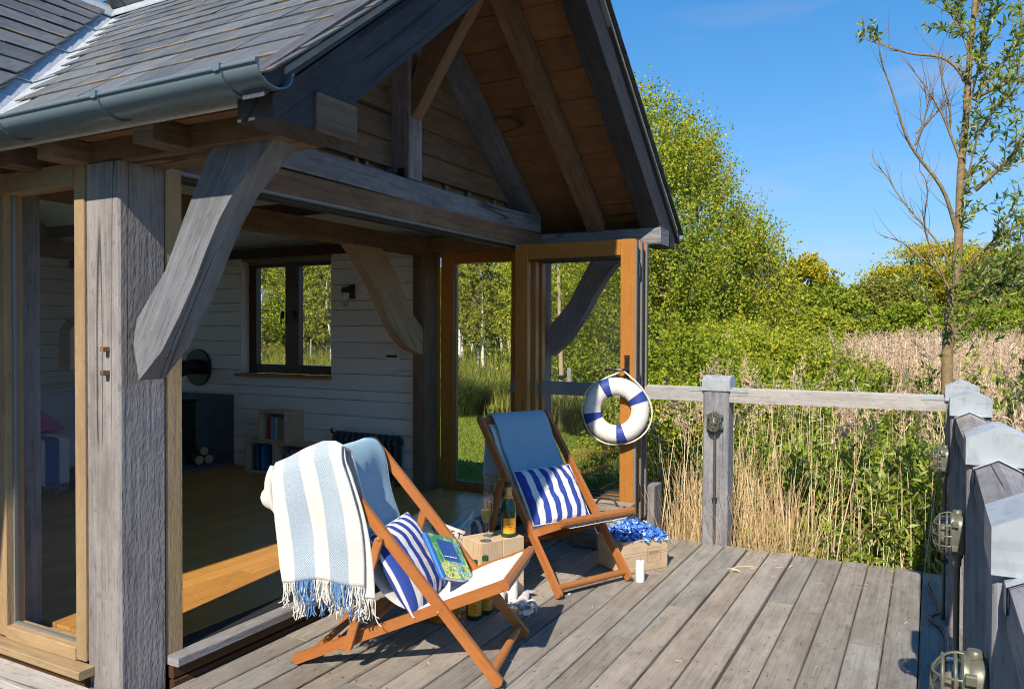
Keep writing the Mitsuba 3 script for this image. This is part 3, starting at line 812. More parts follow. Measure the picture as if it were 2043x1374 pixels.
# ---- railings
def saddle(w, h, r):
    return [(-w / 2, 0), (w / 2, 0), (w / 2, h), (0, h + r), (-w / 2, h)]
def post_cap(parent, x0, x1, y0, y1, z0, z1, zr, axis):
    """lead cap over a post: skirt and a saddle top whose ridge runs along the axis"""
    if axis == 'x':
        prof = [(y0, z0), (y1, z0), (y1, z1), ((y0 + y1) / 2 + .012, zr), ((y0 + y1) / 2 - .012, zr), (y0, z1)]
        m = prismm(prof, 0, x0, x1)
    else:
        prof = [(x0, z0), (x1, z0), (x1, z1), (x1 - .05, zr), (x0 + .05, zr), (x0, z1)]
        m = prismm(prof, 1, y0, y1)
    return put_m('cap', m, 'lead', parent, label=None)
R1 = thing('deck_railing', 'low timber railing with one grey post along the far end of the deck', 'railing')
beam('post', (5.64, 1.345, -.6), (5.635, 1.337, 1.09), .172, .18, 0, R1, up=(0, 1, 0), c=.008, seg=6)
post_cap(any_children and R1, 5.538, 5.738, 1.238, 1.434, 1.088, 1.162, 1.192, 'y')
m = extr([(-.055, 0), (.055, 0), (.055, .088), (.02, .10), (-.02, .10), (-.055, .088)], (5.62, 1.25, 1.008), (5.62, -.09, 1.012), (0, 0, 1), 12, 6)
put_m('rail', m, 'wood_rough', R1, label='pale grey top rail')
m = extr([(-.055, 0), (.055, 0), (.055, .088), (.02, .10), (-.02, .10), (-.055, .088)], (5.62, 3.0, 1.008), (5.62, 1.43, 1.008), (0, 0, 1), 12, 6)
put_m('rail', m, 'wood_rough', R1)
for y0, y1 in ((1.434, 1.535), (1.115, 1.238), (-.09, .05)):
    put_m('flashing', prismm([(5.56, 1.10), (5.68, 1.10), (5.68, 1.104), (5.56, 1.104)], 1, y0, y1), 'lead', R1)
    put_m('flashing', prismm([(5.560, 1.082), (5.5625, 1.082), (5.5625, 1.104), (5.560, 1.104)], 1, y0, y1), 'lead', R1)
abox('post', (5.62, 5.80), (1.805, 1.895), (-.6, .352), 0, R1, grain='z', label='short cut-off post beside the folded doors')

R2 = thing('deck_railing', 'timber railing with a row of lead capped posts along the right edge', 'railing')
SIDE = [(5.55, -.083), (4.56, -.090), (2.89, -.104), (1.59, -.098), (.3, -.1)]
for n, (x, yf) in enumerate(SIDE):
    w = .178
    ya, yb = yf - .004, yf - w - .0
    beam('post', (x + .095, (ya + yb) / 2, -.6), (x + .095, (ya + yb) / 2, 1.085), w - .012, .178, 0, R2, up=(0, 1, 0), c=.007, seg=6)
    post_cap(R2, x - .008, x + .197, yb - .006, ya + .006, 1.082, 1.165, 1.203, 'x')
for (xa, ya), (xb, yb) in zip(SIDE[1:], SIDE[:-1]):
    if xa < 0: continue
    p0, p1 = (xa + .19, ya - .085, .985), (xb + .005, yb - .085, .985)
    m = extr([(-.062, 0), (.062, 0), (.062, .085), (0, .115), (-.062, .085)], p0, p1, (0, 0, 1), 0, 8)
    put_m('rail', m, 'wood_rough', R2)
    for a, L in ((p0, .07), (p1, -.05)):
        a = V(*a); e = a + V(L, 0, 0)
        put_m('flashing', extr([(-.067, .04), (-.063, .04), (-.063, .086), (0, .117), (.063, .086), (.063, .04), (.067, .04), (.067, .088), (0, .121), (-.067, .088)], a, e, (0, 0, 1), end=False), 'lead', R2)

# ---- bulkhead lamps on the posts
def bulkhead(c, out, label, zbot):
    """caged bulkhead lamp centred at c on a face whose outward direction is out (unit, horizontal)"""
    Lp = thing('bulkhead_lamp', label, 'lamp', 'caged bulkhead lamps on the deck posts')
    o = V(*out, 0); s = V(-o[1], o[0], 0); z = V(0, 0, 1); c = V(*c)
    def oval(rx, rz, d, n=28):
        rx, rz, d = rx * .84, rz * .83, d * (.95 if d < .047 else .78) + (.008 if d >= .047 else 0)
        t = np.arange(n) * 2 * np.pi / n
        e = 2 / 2.6
        cx = np.sign(np.cos(t)) * np.abs(np.cos(t)) ** e; sz = np.sign(np.sin(t)) * np.abs(np.sin(t)) ** e
        return c + o * d + s * (rx * cx)[:, None] + z * (rz * sz)[:, None]
    def loft(rings, closed=True):
        n = len(rings[0]); v = np.vstack(rings)
        k = np.arange(n); f = []
        for r in range(len(rings) - 1):
            a, b = r * n + k, r * n + (k + 1) % n
            f += [np.stack([a, b, b + n], 1), np.stack([a, b + n, a + n], 1)]
        v = np.vstack([v, rings[0].mean(0)[None], rings[-1].mean(0)[None]])
        N = len(v)
        f += [np.stack([np.full(n, N - 2), (k + 1) % n, k], 1), np.stack([np.full(n, N - 1), (len(rings) - 1) * n + k, (len(rings) - 1) * n + (k + 1) % n], 1)]
        return v, np.vstack(f), np.zeros((N, 2))
    put_m('body', loft([oval(.052, .078, .002), oval(.056, .082, .012), oval(.055, .080, .030), oval(.048, .072, .040), oval(.048, .072, .046)]), 'bronze', Lp, smooth=35, label='olive bronze lamp body')
    put_m('rim', loft([oval(.058, .084, .030), oval(.060, .086, .034), oval(.060, .086, .042), oval(.056, .082, .046)]), 'bronze', Lp, smooth=35)
    put_m('lens', loft([oval(.044, .068, .046), oval(.044, .068, .070), oval(.038, .06, .088), oval(.024, .042, .100), oval(.008, .016, .104)]), 'lens_glass', Lp, smooth=50)
    put_m('bulb', loft([oval(.012, .02, .046), oval(.022, .04, .060), oval(.018, .034, .078), oval(.006, .01, .088)]), 'bulb', Lp, smooth=60)
    for rx, rz, d in ((.056, .080, .058), (.050, .073, .085)):
        p = oval(rx, rz, d, 32); p = np.vstack([p, p[:1]])
        put_m('cage_ring', tube(p, .0032, 6, False), 'bronze', Lp, smooth=60)
    for zz in (-.034, 0, .034):
        w = math.sqrt(max(1 - (zz / .070) ** 2, .1))
        p = [c + o * .04 + s * a * w + z * zz for a in ()] + [c + o * d + s * a * w + z * zz for d, a in ((.038, -.049), (.068, -.045), (.088, -.024), (.091, 0), (.088, .024), (.068, .045), (.038, .049))]
        put_m('cage_bar', tube(smooth_path(p, 18), .0028, 6), 'bronze', Lp, smooth=60)
    for ss in (0,):
        p = [c + o * d + z * a for d, a in ((.038, .070), (.068, .064), (.089, .038), (.093, 0), (.089, -.038), (.068, -.064), (.038, -.070))]
        put_m('cage_bar', tube(smooth_path(p, 22), .0032, 6), 'bronze', Lp, smooth=60)
    for a, b in ((-1, -.045), (1, -.045), (-1, .05), (1, .05)):
        q = c + s * a * .052 + z * b * .83 + o * .02
        put_m('lug', extr(rect(.014, .02, .003), q, q + o * .018, (0, 0, 1)), 'bronze', Lp)
    put_m('gland', lathe([(0, -.03), (.011, -.03), (.014, -.02), (.014, -.002), (.018, 0), (.018, .012), (0, .012)], c + o * .022 - z * .077, 14), 'bronze', Lp, smooth=35)
    put_m('plug', lathe([(.016, 0), (.016, .008), (.012, .014), (0, .014)], c + o * .022 + z * .066, 14), 'bronze', Lp, smooth=35)
    b = c + o * .022 - z * .10
    put_m('conduit', tube([b, (b[0], b[1], zbot)], .0095, 10), 'conduit', Lp, smooth=50)
    q = V(b[0], b[1], zbot + (b[2] - zbot) * .42)
    put_m('clip', extr(rect(.034, .016, .002), q - o * .022, q + o * .011, (0, 0, 1)), 'iron', Lp)
scene['lens_glass'] = {'type': 'thindielectric', 'int_ior': 1.5}
scene['bulb'] = princ((.30, .23, .17), .25, .5, metallic=.3)
bulkhead((5.549, 1.338, .872), (-1, 0), 'caged bulkhead lamp on the middle post of the far railing', .004)
bulkhead((4.655, -.093, .835), (0, 1), 'smallest caged lamp on the row of posts at right, behind the others', .004)
bulkhead((2.985, -.106, .832), (0, 1), 'caged lamp seen from its side, in front of the smaller one at right', .004)
bulkhead((1.685, -.100, .830), (0, 1), 'nearest caged lamp, cut off by the bottom edge at lower right', .004)
scene['cable_navy'] = princ((.012, .018, .05), .35, .5)
put_m('cable', tube(smooth_path([(5.25, .0, .010), (5.0, -.03, .011), (4.80, -.055, .010), (4.72, -.045, .010), (4.665, -.012, .010), (4.58, -.02, .010), (4.48, -.062, .010), (4.30, -.082, .010), (3.6, -.085, .010), (3.1, -.085, .010)], 40), .0085, 8), 'cable_navy', smooth=60, label='dark blue cable looping over the deck by the right posts', cat='cable')
# ------------------------------------------------------------------ vegetation
def rand_unit(r, n):
    v = r.normal(size=(n, 3))
    return v / np.linalg.norm(v, axis=1, keepdims=True)

def leaves(c, d, L, W, col, r, fold=.25):
    """c: bases (n,3); d: directions; L, W: lengths and widths (n); col: (n,3). Two triangles a leaf, folded along the midrib."""
    n = len(c)
    d = d / (np.linalg.norm(d, axis=1, keepdims=True) + 1e-9)
    s = np.cross(d, rand_unit(r, n) + V(-.55, -.1, .6)); s /= np.linalg.norm(s, axis=1, keepdims=True) + 1e-9
    k = np.cross(s, d)
    L = np.broadcast_to(L, (n,))[:, None]; W = np.broadcast_to(W, (n,))[:, None]
    mid = c + d * L * .45
    v = np.stack([c, mid + s * W / 2 + k * W * fold, c + d * L, mid - s * W / 2 + k * W * fold], 1).reshape(-1, 3)
    b = np.arange(n)[:, None] * 4
    f = np.concatenate([b + [0, 1, 2], b + [0, 2, 3]], 1).reshape(-1, 3)
    return v, f, np.repeat(col, 4, 0)

def palette(r, n, cols, jit=.22):
    cols = np.asarray(cols, float)
    c = cols[r.integers(0, len(cols), n)] * (1 + r.uniform(-jit, jit, (n, 1)))
    return np.clip(c, .003, .9)

def joinc(parts):
    vs, fs, cs, b = [], [], [], 0
    for v, f, c in parts:
        vs.append(v); fs.append(f + b); cs.append(c); b += len(v)
    return np.vstack(vs), np.vstack(fs), np.vstack(cs)

def put_leaf(name, m, parent=None, bsdf='leaf', **kw):
    return put(name, mikit.ply((m[0], m[1]), bsdf, smooth=False, color=m[2]), parent, **kw)

def bark_c(p, n, uv):
    b = fbm(p.x * 9, p.y * 9, p.z * 22)
    return mix(mi.Color3f(.10, .075, .05), mi.Color3f(.27, .21, .145), b)
scene['bark'] = princ(proc(bark_c), .9, .15)
def birch_c(p, n, uv):
    b = smoothstep(.60, .70, fbm(p.x * 6, p.y * 6, p.z * 9))
    return mix(mi.Color3f(.70, .66, .60), mi.Color3f(.10, .085, .07), b)
scene['birch_bark'] = princ(proc(birch_c), .8, .2)
scene['willow_bark'] = princ(proc(lambda p, n, uv: mix(mi.Color3f(.13, .09, .055), mi.Color3f(.33, .25, .13), fbm(p.x * 14, p.y * 14, p.z * 30)) * (.75 + .5 * noise(p.x * 50, p.y * 50, p.z * 120))), .8, .2)
scene['twig'] = princ((.20, .15, .105), .8, .2)

def crown(r, base, H, prof, n, sl, nl, L, W, cols, lean=(0, 0), gap=.0, up=.9, h0=.0, noise_f=.55, inner=.55, droop=0.0):
    """leafy shoots through a crown: prof(h) is the crown's radius at relative height h"""
    base = np.asarray(base, float)
    h = h0 + (1 - h0) * r.random(n) ** .85
    a = r.random(n) * 2 * np.pi
    R = np.array([prof(x) for x in h])
    rr = R * (inner + (1 - inner) * r.random(n) ** .6) * (.85 + .3 * r.random(n))
    lump = .78 + .44 * meshkit.fbm(np.stack([np.cos(a) * 1.3, np.sin(a) * 1.3, h * 2.6 + base[0]], -1), 2, int(abs(base[1] * 7)) + 3)
    rr = rr * lump
    p = base + np.stack([rr * np.cos(a) + lean[0] * h * H, rr * np.sin(a) + lean[1] * h * H, h * H], -1)
    if gap > 0:
        g = meshkit.fbm(p * noise_f, 2, 5)
        keep = g > gap
        p, a, h = p[keep], a[keep], h[keep]
        n = len(p)
    d = np.stack([np.cos(a) * (1 - .5 * h), np.sin(a) * (1 - .5 * h), up * (.4 + h) - droop], -1) + r.normal(size=(n, 3)) * .35
    d /= np.linalg.norm(d, axis=1, keepdims=True)
    ln = sl * (.5 + r.random(n))
    k = nl
    t = r.random((n, k))
    c = (p[:, None] + d[:, None] * (t * ln[:, None])[..., None] + r.normal(size=(n, k, 3)) * (.10 * sl)).reshape(-1, 3)
    dd = (d[:, None] * .5 + r.normal(size=(n, k, 3)) * .8 - V(0, 0, droop)).reshape(-1, 3)
    m = len(c)
    sz = r.uniform(.7, 1.3, m)
    shade = np.repeat(r.uniform(.85, 1.15, n), k)[:, None]
    col = palette(r, m, cols) * shade
    return leaves(c, dd, L * sz, W * sz, col, r), (p, d, ln)

unit_rows = lambda v: v / np.linalg.norm(v, axis=1, keepdims=True)
def limbs(r, base, H, tips, n, r0, sides=4, trunk_top=None, bend=.12):
    """trunk and n limbs reaching to some of the tips"""
    base = np.asarray(base, float)
    parts = []
    top = np.asarray(trunk_top if trunk_top is not None else base + V(0, 0, H * .9))
    tk = smooth_path([base - V(0, 0, .3), base + (top - base) * .35 + V(*r.normal(size=2) * H * .012, 0), base + (top - base) * .7 + V(*r.normal(size=2) * H * .015, 0), top], 12)
    trunk = tube(tk, np.linspace(r0, r0 * .15, 12), 7)
    idx = r.choice(len(tips), min(n, len(tips)), replace=False)
    for i in idx:
        q = tips[i]
        hh = np.clip((q[2] - base[2]) / max(top[2] - base[2], .1) - r.uniform(.12, .3), .08, .92)
        s = base + (top - base) * hh
        mid = (s + q) / 2 + V(0, 0, bend * np.linalg.norm(q - s) * -.5) + r.normal(size=3) * .04 * np.linalg.norm(q - s)
        parts.append(tube(smooth_path([s, mid, q], 6), np.linspace(r0 * .28, r0 * .05, 6), sides, False))
    return trunk, join(parts) if parts else None

def tree(name, label, cat, base, H, prof, n, sl, nl, L, W, cols, r0=.08, nlimb=40, bark='bark', group=None, seed=0, wisp=0, **kw):
    r = np.random.default_rng(seed)
    k = thing(name, label, cat, group)
    m, (p, d, ln) = crown(r, base, H, prof, n, sl, nl, L, W, cols, **kw)
    if wisp:
        pick = r.choice(len(p), wisp, p=(p[:, 2] - p[:, 2].min() + .01) ** 2 / ((p[:, 2] - p[:, 2].min() + .01) ** 2).sum())
        q0 = p[pick]; dw = unit_rows(np.stack([d[pick, 0] * .5, d[pick, 1] * .5, np.full(wisp, 1.1)], -1) + r.normal(size=(wisp, 3)) * .15)
        lw = sl * r.uniform(.9, 2.0, wisp)
        t = r.random((wisp, 22))
        c = (q0[:, None] + dw[:, None] * (t * lw[:, None])[..., None] + r.normal(size=(wisp, 22, 3)) * .03).reshape(-1, 3)
        dd = (dw[:, None] * .4 + r.normal(size=(wisp, 22, 3)) * .8).reshape(-1, 3)
        sz = r.uniform(.6, 1.1, len(c))
        m = joinc([m, leaves(c, dd, L * sz, W * sz, palette(r, len(c), cols), r)])
        put_m('leader_twigs', join([tube([a, a + b * l], [.007, .002], 4, False) for a, b, l in zip(q0, dw, lw)]), 'twig', k, kind='stuff')
    tr, lb = limbs(r, base, H, p + d * (ln * .6)[:, None], nlimb, r0, trunk_top=np.asarray(base) + V(kw.get('lean', (0, 0))[0] * H, kw.get('lean', (0, 0))[1] * H, H * .93))
    put_m('trunk', tr, bark, k)
    if lb: put_m('branches', lb, 'twig' if bark != 'birch_bark' else 'twig', k)
    put_leaf('crown', m, k)
    return k

GREEN = [(.30, .37, .04), (.23, .31, .033), (.36, .39, .05), (.16, .235, .025)]
FRESH = [(.40, .43, .045), (.31, .38, .04), (.48, .46, .06), (.21, .29, .028)]
OLIVE = [(.29, .30, .06), (.24, .265, .05), (.34, .31, .07), (.19, .23, .04)]
GOLD = [(.48, .42, .035), (.42, .38, .03), (.34, .33, .03), (.54, .45, .04)]
BLUEG = [(.17, .23, .09), (.14, .20, .07), (.21, .26, .10)]
egg = lambda R: (lambda h: R * math.sqrt(max(1 - (h - .38) ** 2 / (.62 ** 2 if h > .38 else .5 ** 2), .0)) * .98 + R * .04)
dome = lambda R: (lambda h: R * math.sqrt(max(1 - h ** 2.2, 0)) + .03)
cone = lambda R: (lambda h: R * max(1.02 - h, .03) ** .8)
# big clump of young birches beside the cabin: each stem a tree of its own
cl = [((19.4, 7.6), 7.2, 1.7), ((18.3, 6.1), 7.5, 1.75), ((20.2, 5.45), 6.7, 1.5), ((18.8, 4.95), 5.3, 1.4), ((20.9, 4.7), 4.7, 1.3), ((19.8, 4.0), 4.2, 1.2), ((17.2, 5.3), 4.2, 1.7), ((18.2, 4.2), 3.5, 1.5), ((20.5, 9.2), 7.0, 1.7)]
names = ['tall green birch second from the cabin roof edge', 'tallest green birch, rising just behind the cabin roof edge', 'tall green birch in the middle of the clump beside the cabin', 'birch of middle height on the open side of the clump', 'green birch at the back right of the clump', 'low outermost birch at the right end of the clump', 'low leafy birch at the foot of the clump by the doors', 'shrubby birch in front of the right end of the clump', 'tall birch behind the glass of the folded doors']
for i, ((x, y), H, R) in enumerate(cl):
    tree('birch_tree', names[i], 'tree', (x, y, -.6), H, egg(R), int(700 * R * H / 9), .75, 34, .070, .050, FRESH if i % 3 else GREEN, r0=.07, nlimb=34, seed=40 + i, bark='bark', gap=.36, up=1.15, h0=.03, inner=.35, group=None, wisp=60)
# middle distance
def far_tree(label, x, y, H, R, cols, seed, shape=egg, n=700, L=.22, name='tree', cat='tree', z=-.5, **kw):
    kw.setdefault('gap', .36); kw.setdefault('wisp', 25)
    return tree(name, label, cat, (x, y, z), H, shape(R), n, H * .13, 26, L, L * .75, cols, r0=.02 * H, nlimb=30, seed=seed, h0=kw.pop('h0', .02), inner=.45, **kw)
far_tree('bushy green tree in the gap right of the birch clump', 42, 5.0, 4.0, 2.4, GREEN, 61, n=800, L=.16)
far_tree('rounded green bush in front of the gap in the trees', 37, 4.4, 2.7, 2.0, FRESH, 62, dome, n=700, L=.14, name='bush', cat='bush')
far_tree('spreading yellow green tree behind the right end of the birch clump', 60, 8.4, 6.6, 2.8, GOLD, 63, n=420, L=.26, gap=.45)
far_tree('broad dome shaped olive brown tree at the far side of the reeds', 56, 2.6, 4.9, 3.6, OLIVE, 64, dome, n=1300, L=.18)
far_tree('dark green bush at the foot of the dome shaped tree', 46, 1.1, 3.1, 2.6, GREEN, 65, dome, n=800, L=.16, name='bush', cat='bush')
far_tree('low green bush left of the dome shaped tree', 50, 5.4, 3.3, 3.0, BLUEG, 66, dome, n=800, L=.16, name='bush', cat='bush')
far_tree('low dark green bush behind the willow trunk', 40, -1.4, 2.9, 2.6, GREEN, 67, dome, n=700, L=.14, name='bush', cat='bush')
far_tree('grey green tree at the right edge beyond the willow', 56, -5.4, 6.6, 3.4, BLUEG, 68, n=1000, L=.2)
far_tree('green tree behind the willow branches at right', 48, -4.4, 3.6, 2.6, GREEN, 69, dome, n=900, L=.17)
far_tree('leafy bush beyond the reeds near the right edge', 36, -4.4, 2.7, 2.0, FRESH, 70, dome, n=700, L=.13, name='bush', cat='bush')
# the golden oak with an open, layered crown and a visible fork
def layered(label, x, y, H, seed):
    r = np.random.default_rng(seed)
    k = thing('oak_tree', label, 'tree')
    parts, br = [], []
    base = V(x, y, -.5)
    fork = base + V(0, 0, H * .45)
    trunk = tube(smooth_path([base, base + V(.1, .12, H * .22), fork], 8), np.linspace(.34, .24, 8), 8)
    pads = []
    for i in range(26):
        a = r.random() * 2 * np.pi; h = r.uniform(.50, 1.0)
        R = 4.6 * math.sqrt(max(1 - ((h - .66) / .40) ** 2, .05)) * r.uniform(.25, 1.0)
        c = base + V(R * math.cos(a) * .8, R * math.sin(a) * 1.1, h * H)
        pads.append(c)
        mid = fork + (c - fork) * .5 + V(r.normal() * .3, r.normal() * .3, .5)
        br.append(tube(smooth_path([fork + V(0, 0, r.uniform(-.8, .3)), mid, c], 8), np.linspace(.13, .03, 8), 5, False))
        n = 900
        q = r.normal(size=(n, 3)) * V(.95, .95, .30) + c
        parts.append(leaves(q, r.normal(size=(n, 3)), r.uniform(.14, .26, n), r.uniform(.10, .18, n), palette(r, n, GOLD), r))
    put_m('trunk', trunk, 'bark', k)
    put_m('branches', join(br), 'bark', k)
    put_leaf('crown', joinc(parts), k)
layered('golden green oak with an open layered crown behind the willow trunk', 70, -.7, 8.6, 71)
layered('smaller golden oak rising over the dome shaped tree', 72, 2.9, 6.2, 72)

# young birches planted on the grass, seen through the glass
def birch(label, x, y, H, seed, R=None, zb=None, low=.24):
    R = R or H * .2
    zb = float(terrain_z(V(x), V(y))[0]) - .05 if zb is None else zb
    tree('birch_tree', label, 'tree', (x, y, zb), H, lambda h: R * math.sin(math.pi * min(max((h - low) / (1 - low), .02), 1) ** .75) ** .8 + .05, int(150 + 16 * H), H * .085, 18, .13, .095, FRESH if seed % 2 else OLIVE, r0=.0155 * H, nlimb=44, seed=seed, bark='birch_bark', gap=.28, h0=low, inner=.15, up=.5, droop=.25)
PL = [(28.9, 16.9, 5.2), (36, 22.5, 5.6), (41, 25.4, 5.8), (43.6, 23.5, 6.2), (48.9, 29.6, 6.4), (51.4, 28.4, 6.8), (59, 37, 8.0), (35.0, 32.8, 6.0), (38.5, 37.5, 6.6), (30.5, 31.5, 5.2), (32.0, 12.6, 5.6), (38.0, 16.5, 6.4), (29.0, 25.5, 5.0), (44, 19, 6.8)]
pn = ['young white stemmed birch with a forked foot beyond the tall window', 'young birch behind the forked one beyond the tall window', 'slim birch in the middle rank of the plantation', 'white stemmed birch at the edge of the door frame', 'birch far back in the plantation beyond the tall window', 'birch at the far right of the tall window', 'distant birch at the back of the plantation', 'white stemmed birch seen through the right casement', 'birch behind the white stem in the right casement', 'birch seen through the left casement', 'birch beyond the folded doors near the curved brace', 'birch beyond the folded doors farther back', 'young birch on the grass between the windows', 'tall birch behind the folded doors']
for i, (x, y, H) in enumerate(PL):
    birch(pn[i], x, y, H, 100 + i)
# taller dense trees closing the view behind the plantation
back = [(46, 44, 9), (56, 50, 10), (62, 42, 9.5), (70, 36, 10), (66, 28, 9), (62, 20, 9), (56, 14.5, 8), (38, 48, 9), (30, 46, 8.5), (74, 46, 11), (24, 44, 9), (50, 36, 7.5)]
bn = ['dense green tree %s' % s for s in ('behind the casement window, at its left', 'behind the casement window, at its right', 'between the casement and the tall window', 'far behind the tall window', 'far behind the door frame', 'behind the folded doors, farther left', 'behind the folded doors, nearest the birch clump', 'at the left edge of the casement view', 'left of the casement view', 'farthest behind the plantation', 'beyond the stove wall', 'in the middle of the plantation edge')]
for i, (x, y, H) in enumerate(back):
    far_tree(bn[i], x, y, H * .72, H * .40, (OLIVE, GREEN, FRESH)[i % 3], 140 + i, n=900, L=.25, z=-.3, gap=.3)
# behind the viewer, where the glass looks
for i, (x, y, H) in enumerate([(-14, 9, 7), (-18, 16, 8), (-11, 20, 7), (-22, 4, 8), (-16, -6, 7)]):
    far_tree('tree on the open side of the deck, out of view, number %s of the row' % ('one', 'two', 'three', 'four', 'five')[i], x, y, H, H * .4, GREEN, 160 + i, n=500, L=.25)
# far belt of woodland closing the horizon
r = np.random.default_rng(5)
pp = []
for i in range(150):
    a = r.uniform(-1.15, 1.5)
    D = r.uniform(110, 150)
    c = V(D * math.cos(a), D * math.sin(a), -.5)
    Hh = r.uniform(3, 5.0)
    n = 420
    q = rand_unit(r, n) * r.random((n, 1)) ** .4
    q[:, 2] = np.abs(q[:, 2])
    q = q * V(5, 5, Hh) + c
    pp.append(leaves(q, r.normal(size=(n, 3)), r.uniform(.5, 1.0, n), r.uniform(.4, .8, n), palette(r, n, (GREEN, OLIVE, BLUEG)[i % 3]), r))
put_leaf('woodland', joinc(pp), kind='stuff', label='far belt of green woodland along the horizon', cat='woodland')

# planting stakes on the grass
STK = [(31.7, 29.2, 1.25), (30.0, 17.8, 1.2), (37.0, 23.6, 1.2), (45, 26, 1.3), (40, 20.5, 1.2), (34, 14.5, 1.2)]
sn = ['pale stake by the white stem in the casement view', 'stake beside the forked young birch', 'stake behind the forked birch', 'far stake in the tall window', 'stake near the door stile', 'stake beyond the folded doors']
for (x, y, h), s in zip(STK, sn):
    zb = float(terrain_z(V(x), V(y))[0])
    put_m('planting_stake', tube([(x, y, zb - .2), (x + .02, y, zb + h)], .045, 7, species=12), 'wood_rough', label=s, cat='stake')
scene['pale_bark'] = princ((.46, .37, .22), .85, .2)
k = thing('young_tree', 'slim tan tree stem tied between two stakes beyond the folded doors', 'tree')
zb = float(terrain_z(V(15.2), V(6.95))[0])
put_m('trunk', tube(smooth_path([(15.2, 6.95, zb), (15.23, 6.97, zb + 1.0), (15.2, 6.99, 1.6), (15.18, 7.02, 2.9), (15.1, 7.05, 4.1)], 14), np.linspace(.058, .02, 14), 8), 'pale_bark', k)
for dx, dy in ((.10, -.12), (-.05, -.22)):
    put_m('stake', tube([(15.2 + dx, 6.95 + dy, zb - .1), (15.2 + dx, 6.95 + dy, zb + 1.02)], .035, 7, species=12), 'wood_rough', k)
put_m('tie', lathe([(.075, 0), (.08, .02), (.08, .05), (.075, .07)], (15.2, 6.93, zb + .80), 12), 'black_metal', k)
r = np.random.default_rng(77)
q = V(15.15, 7.0, 3.6) + r.normal(size=(500, 3)) * V(.35, .35, .7)
put_leaf('crown', leaves(q, r.normal(size=(500, 3)), .09, .06, palette(r, 500, FRESH), r), k)

# ---- willow just outside the railing
WB = {
'armL': [(-0.24,3.73),(-0.16,3.89),(-0.04,4.00),(0.12,4.06),(0.31,4.15),(0.47,4.25),(0.64,4.35)],
'bare1': [(-0.20,2.37),(-0.15,2.55),(-0.07,2.78),(0.11,3.05),(0.21,3.23),(0.27,3.43),(0.36,3.73),(0.41,3.88),(0.42,4.10)],
'bare2': [(-0.23,2.99),(-0.12,3.30),(-0.03,3.52),(0.07,3.70),(0.21,3.91)],
'bare3': [(-0.12,3.30),(-0.12,3.51),(-0.07,3.71),(-0.03,3.96)],
'bare4': [(-0.17,1.97),(-0.00,2.38),(0.14,2.57),(0.30,2.81),(0.40,2.99),(0.48,3.10),(0.50,3.24)],
'bare5': [(-0.16,1.79),(-0.04,2.06),(0.10,2.20),(0.28,2.35),(0.39,2.38)],
'bare6': [(0.15,3.20),(0.11,3.29),(0.07,3.44),(0.04,3.58)],
'bare7': [(0.14,3.31),(-0.04,3.49),(-0.09,3.53)],
'bare8': [(-0.15,1.70),(-0.03,2.15),(0.05,2.38),(0.06,2.52),(0.04,2.70),(0.10,2.88)],
'r1': [(-0.31,3.55),(-0.42,3.73),(-0.48,3.82),(-0.60,4.00),(-0.68,4.13),(-0.77,4.25)],
'r2': [(-0.33,3.57),(-0.51,3.62),(-0.68,3.67),(-0.81,3.73)],
'r3': [(-0.33,2.76),(-0.41,2.83),(-0.55,2.97),(-0.69,3.14),(-0.85,3.31)],
'r4': [(-0.18,1.97),(-0.31,2.14),(-0.48,2.31),(-0.69,2.45),(-0.82,2.55)],
'r5': [(-0.15,1.61),(-0.32,1.83),(-0.54,1.98),(-0.76,2.12)],
'r6': [(-0.14,1.43),(-0.28,1.61),(-0.45,1.72),(-0.70,1.82),(-0.87,1.91)],
'r7': [(-0.21,2.68),(-0.29,2.98),(-0.38,3.28),(-0.49,3.39),(-0.60,3.55)],
'r8': [(-0.24,3.34),(-0.32,3.72),(-0.37,3.98),(-0.42,4.27),(-0.46,4.57)],
'u1': [(-0.27,3.86),(-0.20,4.18),(-0.10,4.42),(-0.06,4.56)],
'u2': [(-0.29,4.21),(-0.38,4.45),(-0.45,4.74)],
'lowL': [(-0.14,1.39),(-0.03,1.61),(0.07,1.84),(0.14,1.98)]}
r = np.random.default_rng(21)
WT = thing('willow_tree', 'slender young willow with bare twigs on its left, standing outside the railing corner', 'tree')
tp = [(-.12, -.7), (-.13, .3), (-.13,.94),(-.13,1.16),(-.14,1.61),(-.18,1.97),(-.21,2.50),(-.22,2.99),(-.25,3.38),(-.27,3.86),(-.31,4.42),(-.34,5.2),(-.36,6.0)]
pth = smooth_path([(8.0, y, z) for y, z in tp], 40)
put_m('trunk', tube(pth, np.interp(pth[:, 2], [-.7, 1, 2, 3, 4.4, 6], [.058, .048, .038, .030, .021, .008]), 10), 'willow_bark', WT, smooth=60)
WIL = [(.24, .33, .04), (.18, .27, .035), (.33, .39, .06), (.40, .44, .17), (.13, .20, .03)]
wl, tw = [], []
def twig(p, d, L, leafy, rad=.004, n=None):
    d = unit(d)
    q = smooth_path([p, p + d * L * .5 + r.normal(size=3) * .06 * L, p + d * L + V(0, 0, .12 * L) + r.normal(size=3) * .08 * L], 6)
    tw.append(tube(q, np.linspace(rad, rad * .35, 6), 4, False))
    if leafy:
        n = n or int(26 * L / .5) + 6
        t = r.random(n)
        c = np.array([q[min(int(x * 5), 4)] + (q[min(int(x * 5), 4) + 1] - q[min(int(x * 5), 4)]) * (x * 5 % 1) for x in t])
        dd = d * .7 + r.normal(size=(n, 3)) * .75 + V(0, 0, .1)
        s = r.uniform(.6, 1.2, n)
        wl.append(leaves(c, dd, .075 * s, .021 * s, palette(r, n, WIL), r, .3))
    return q
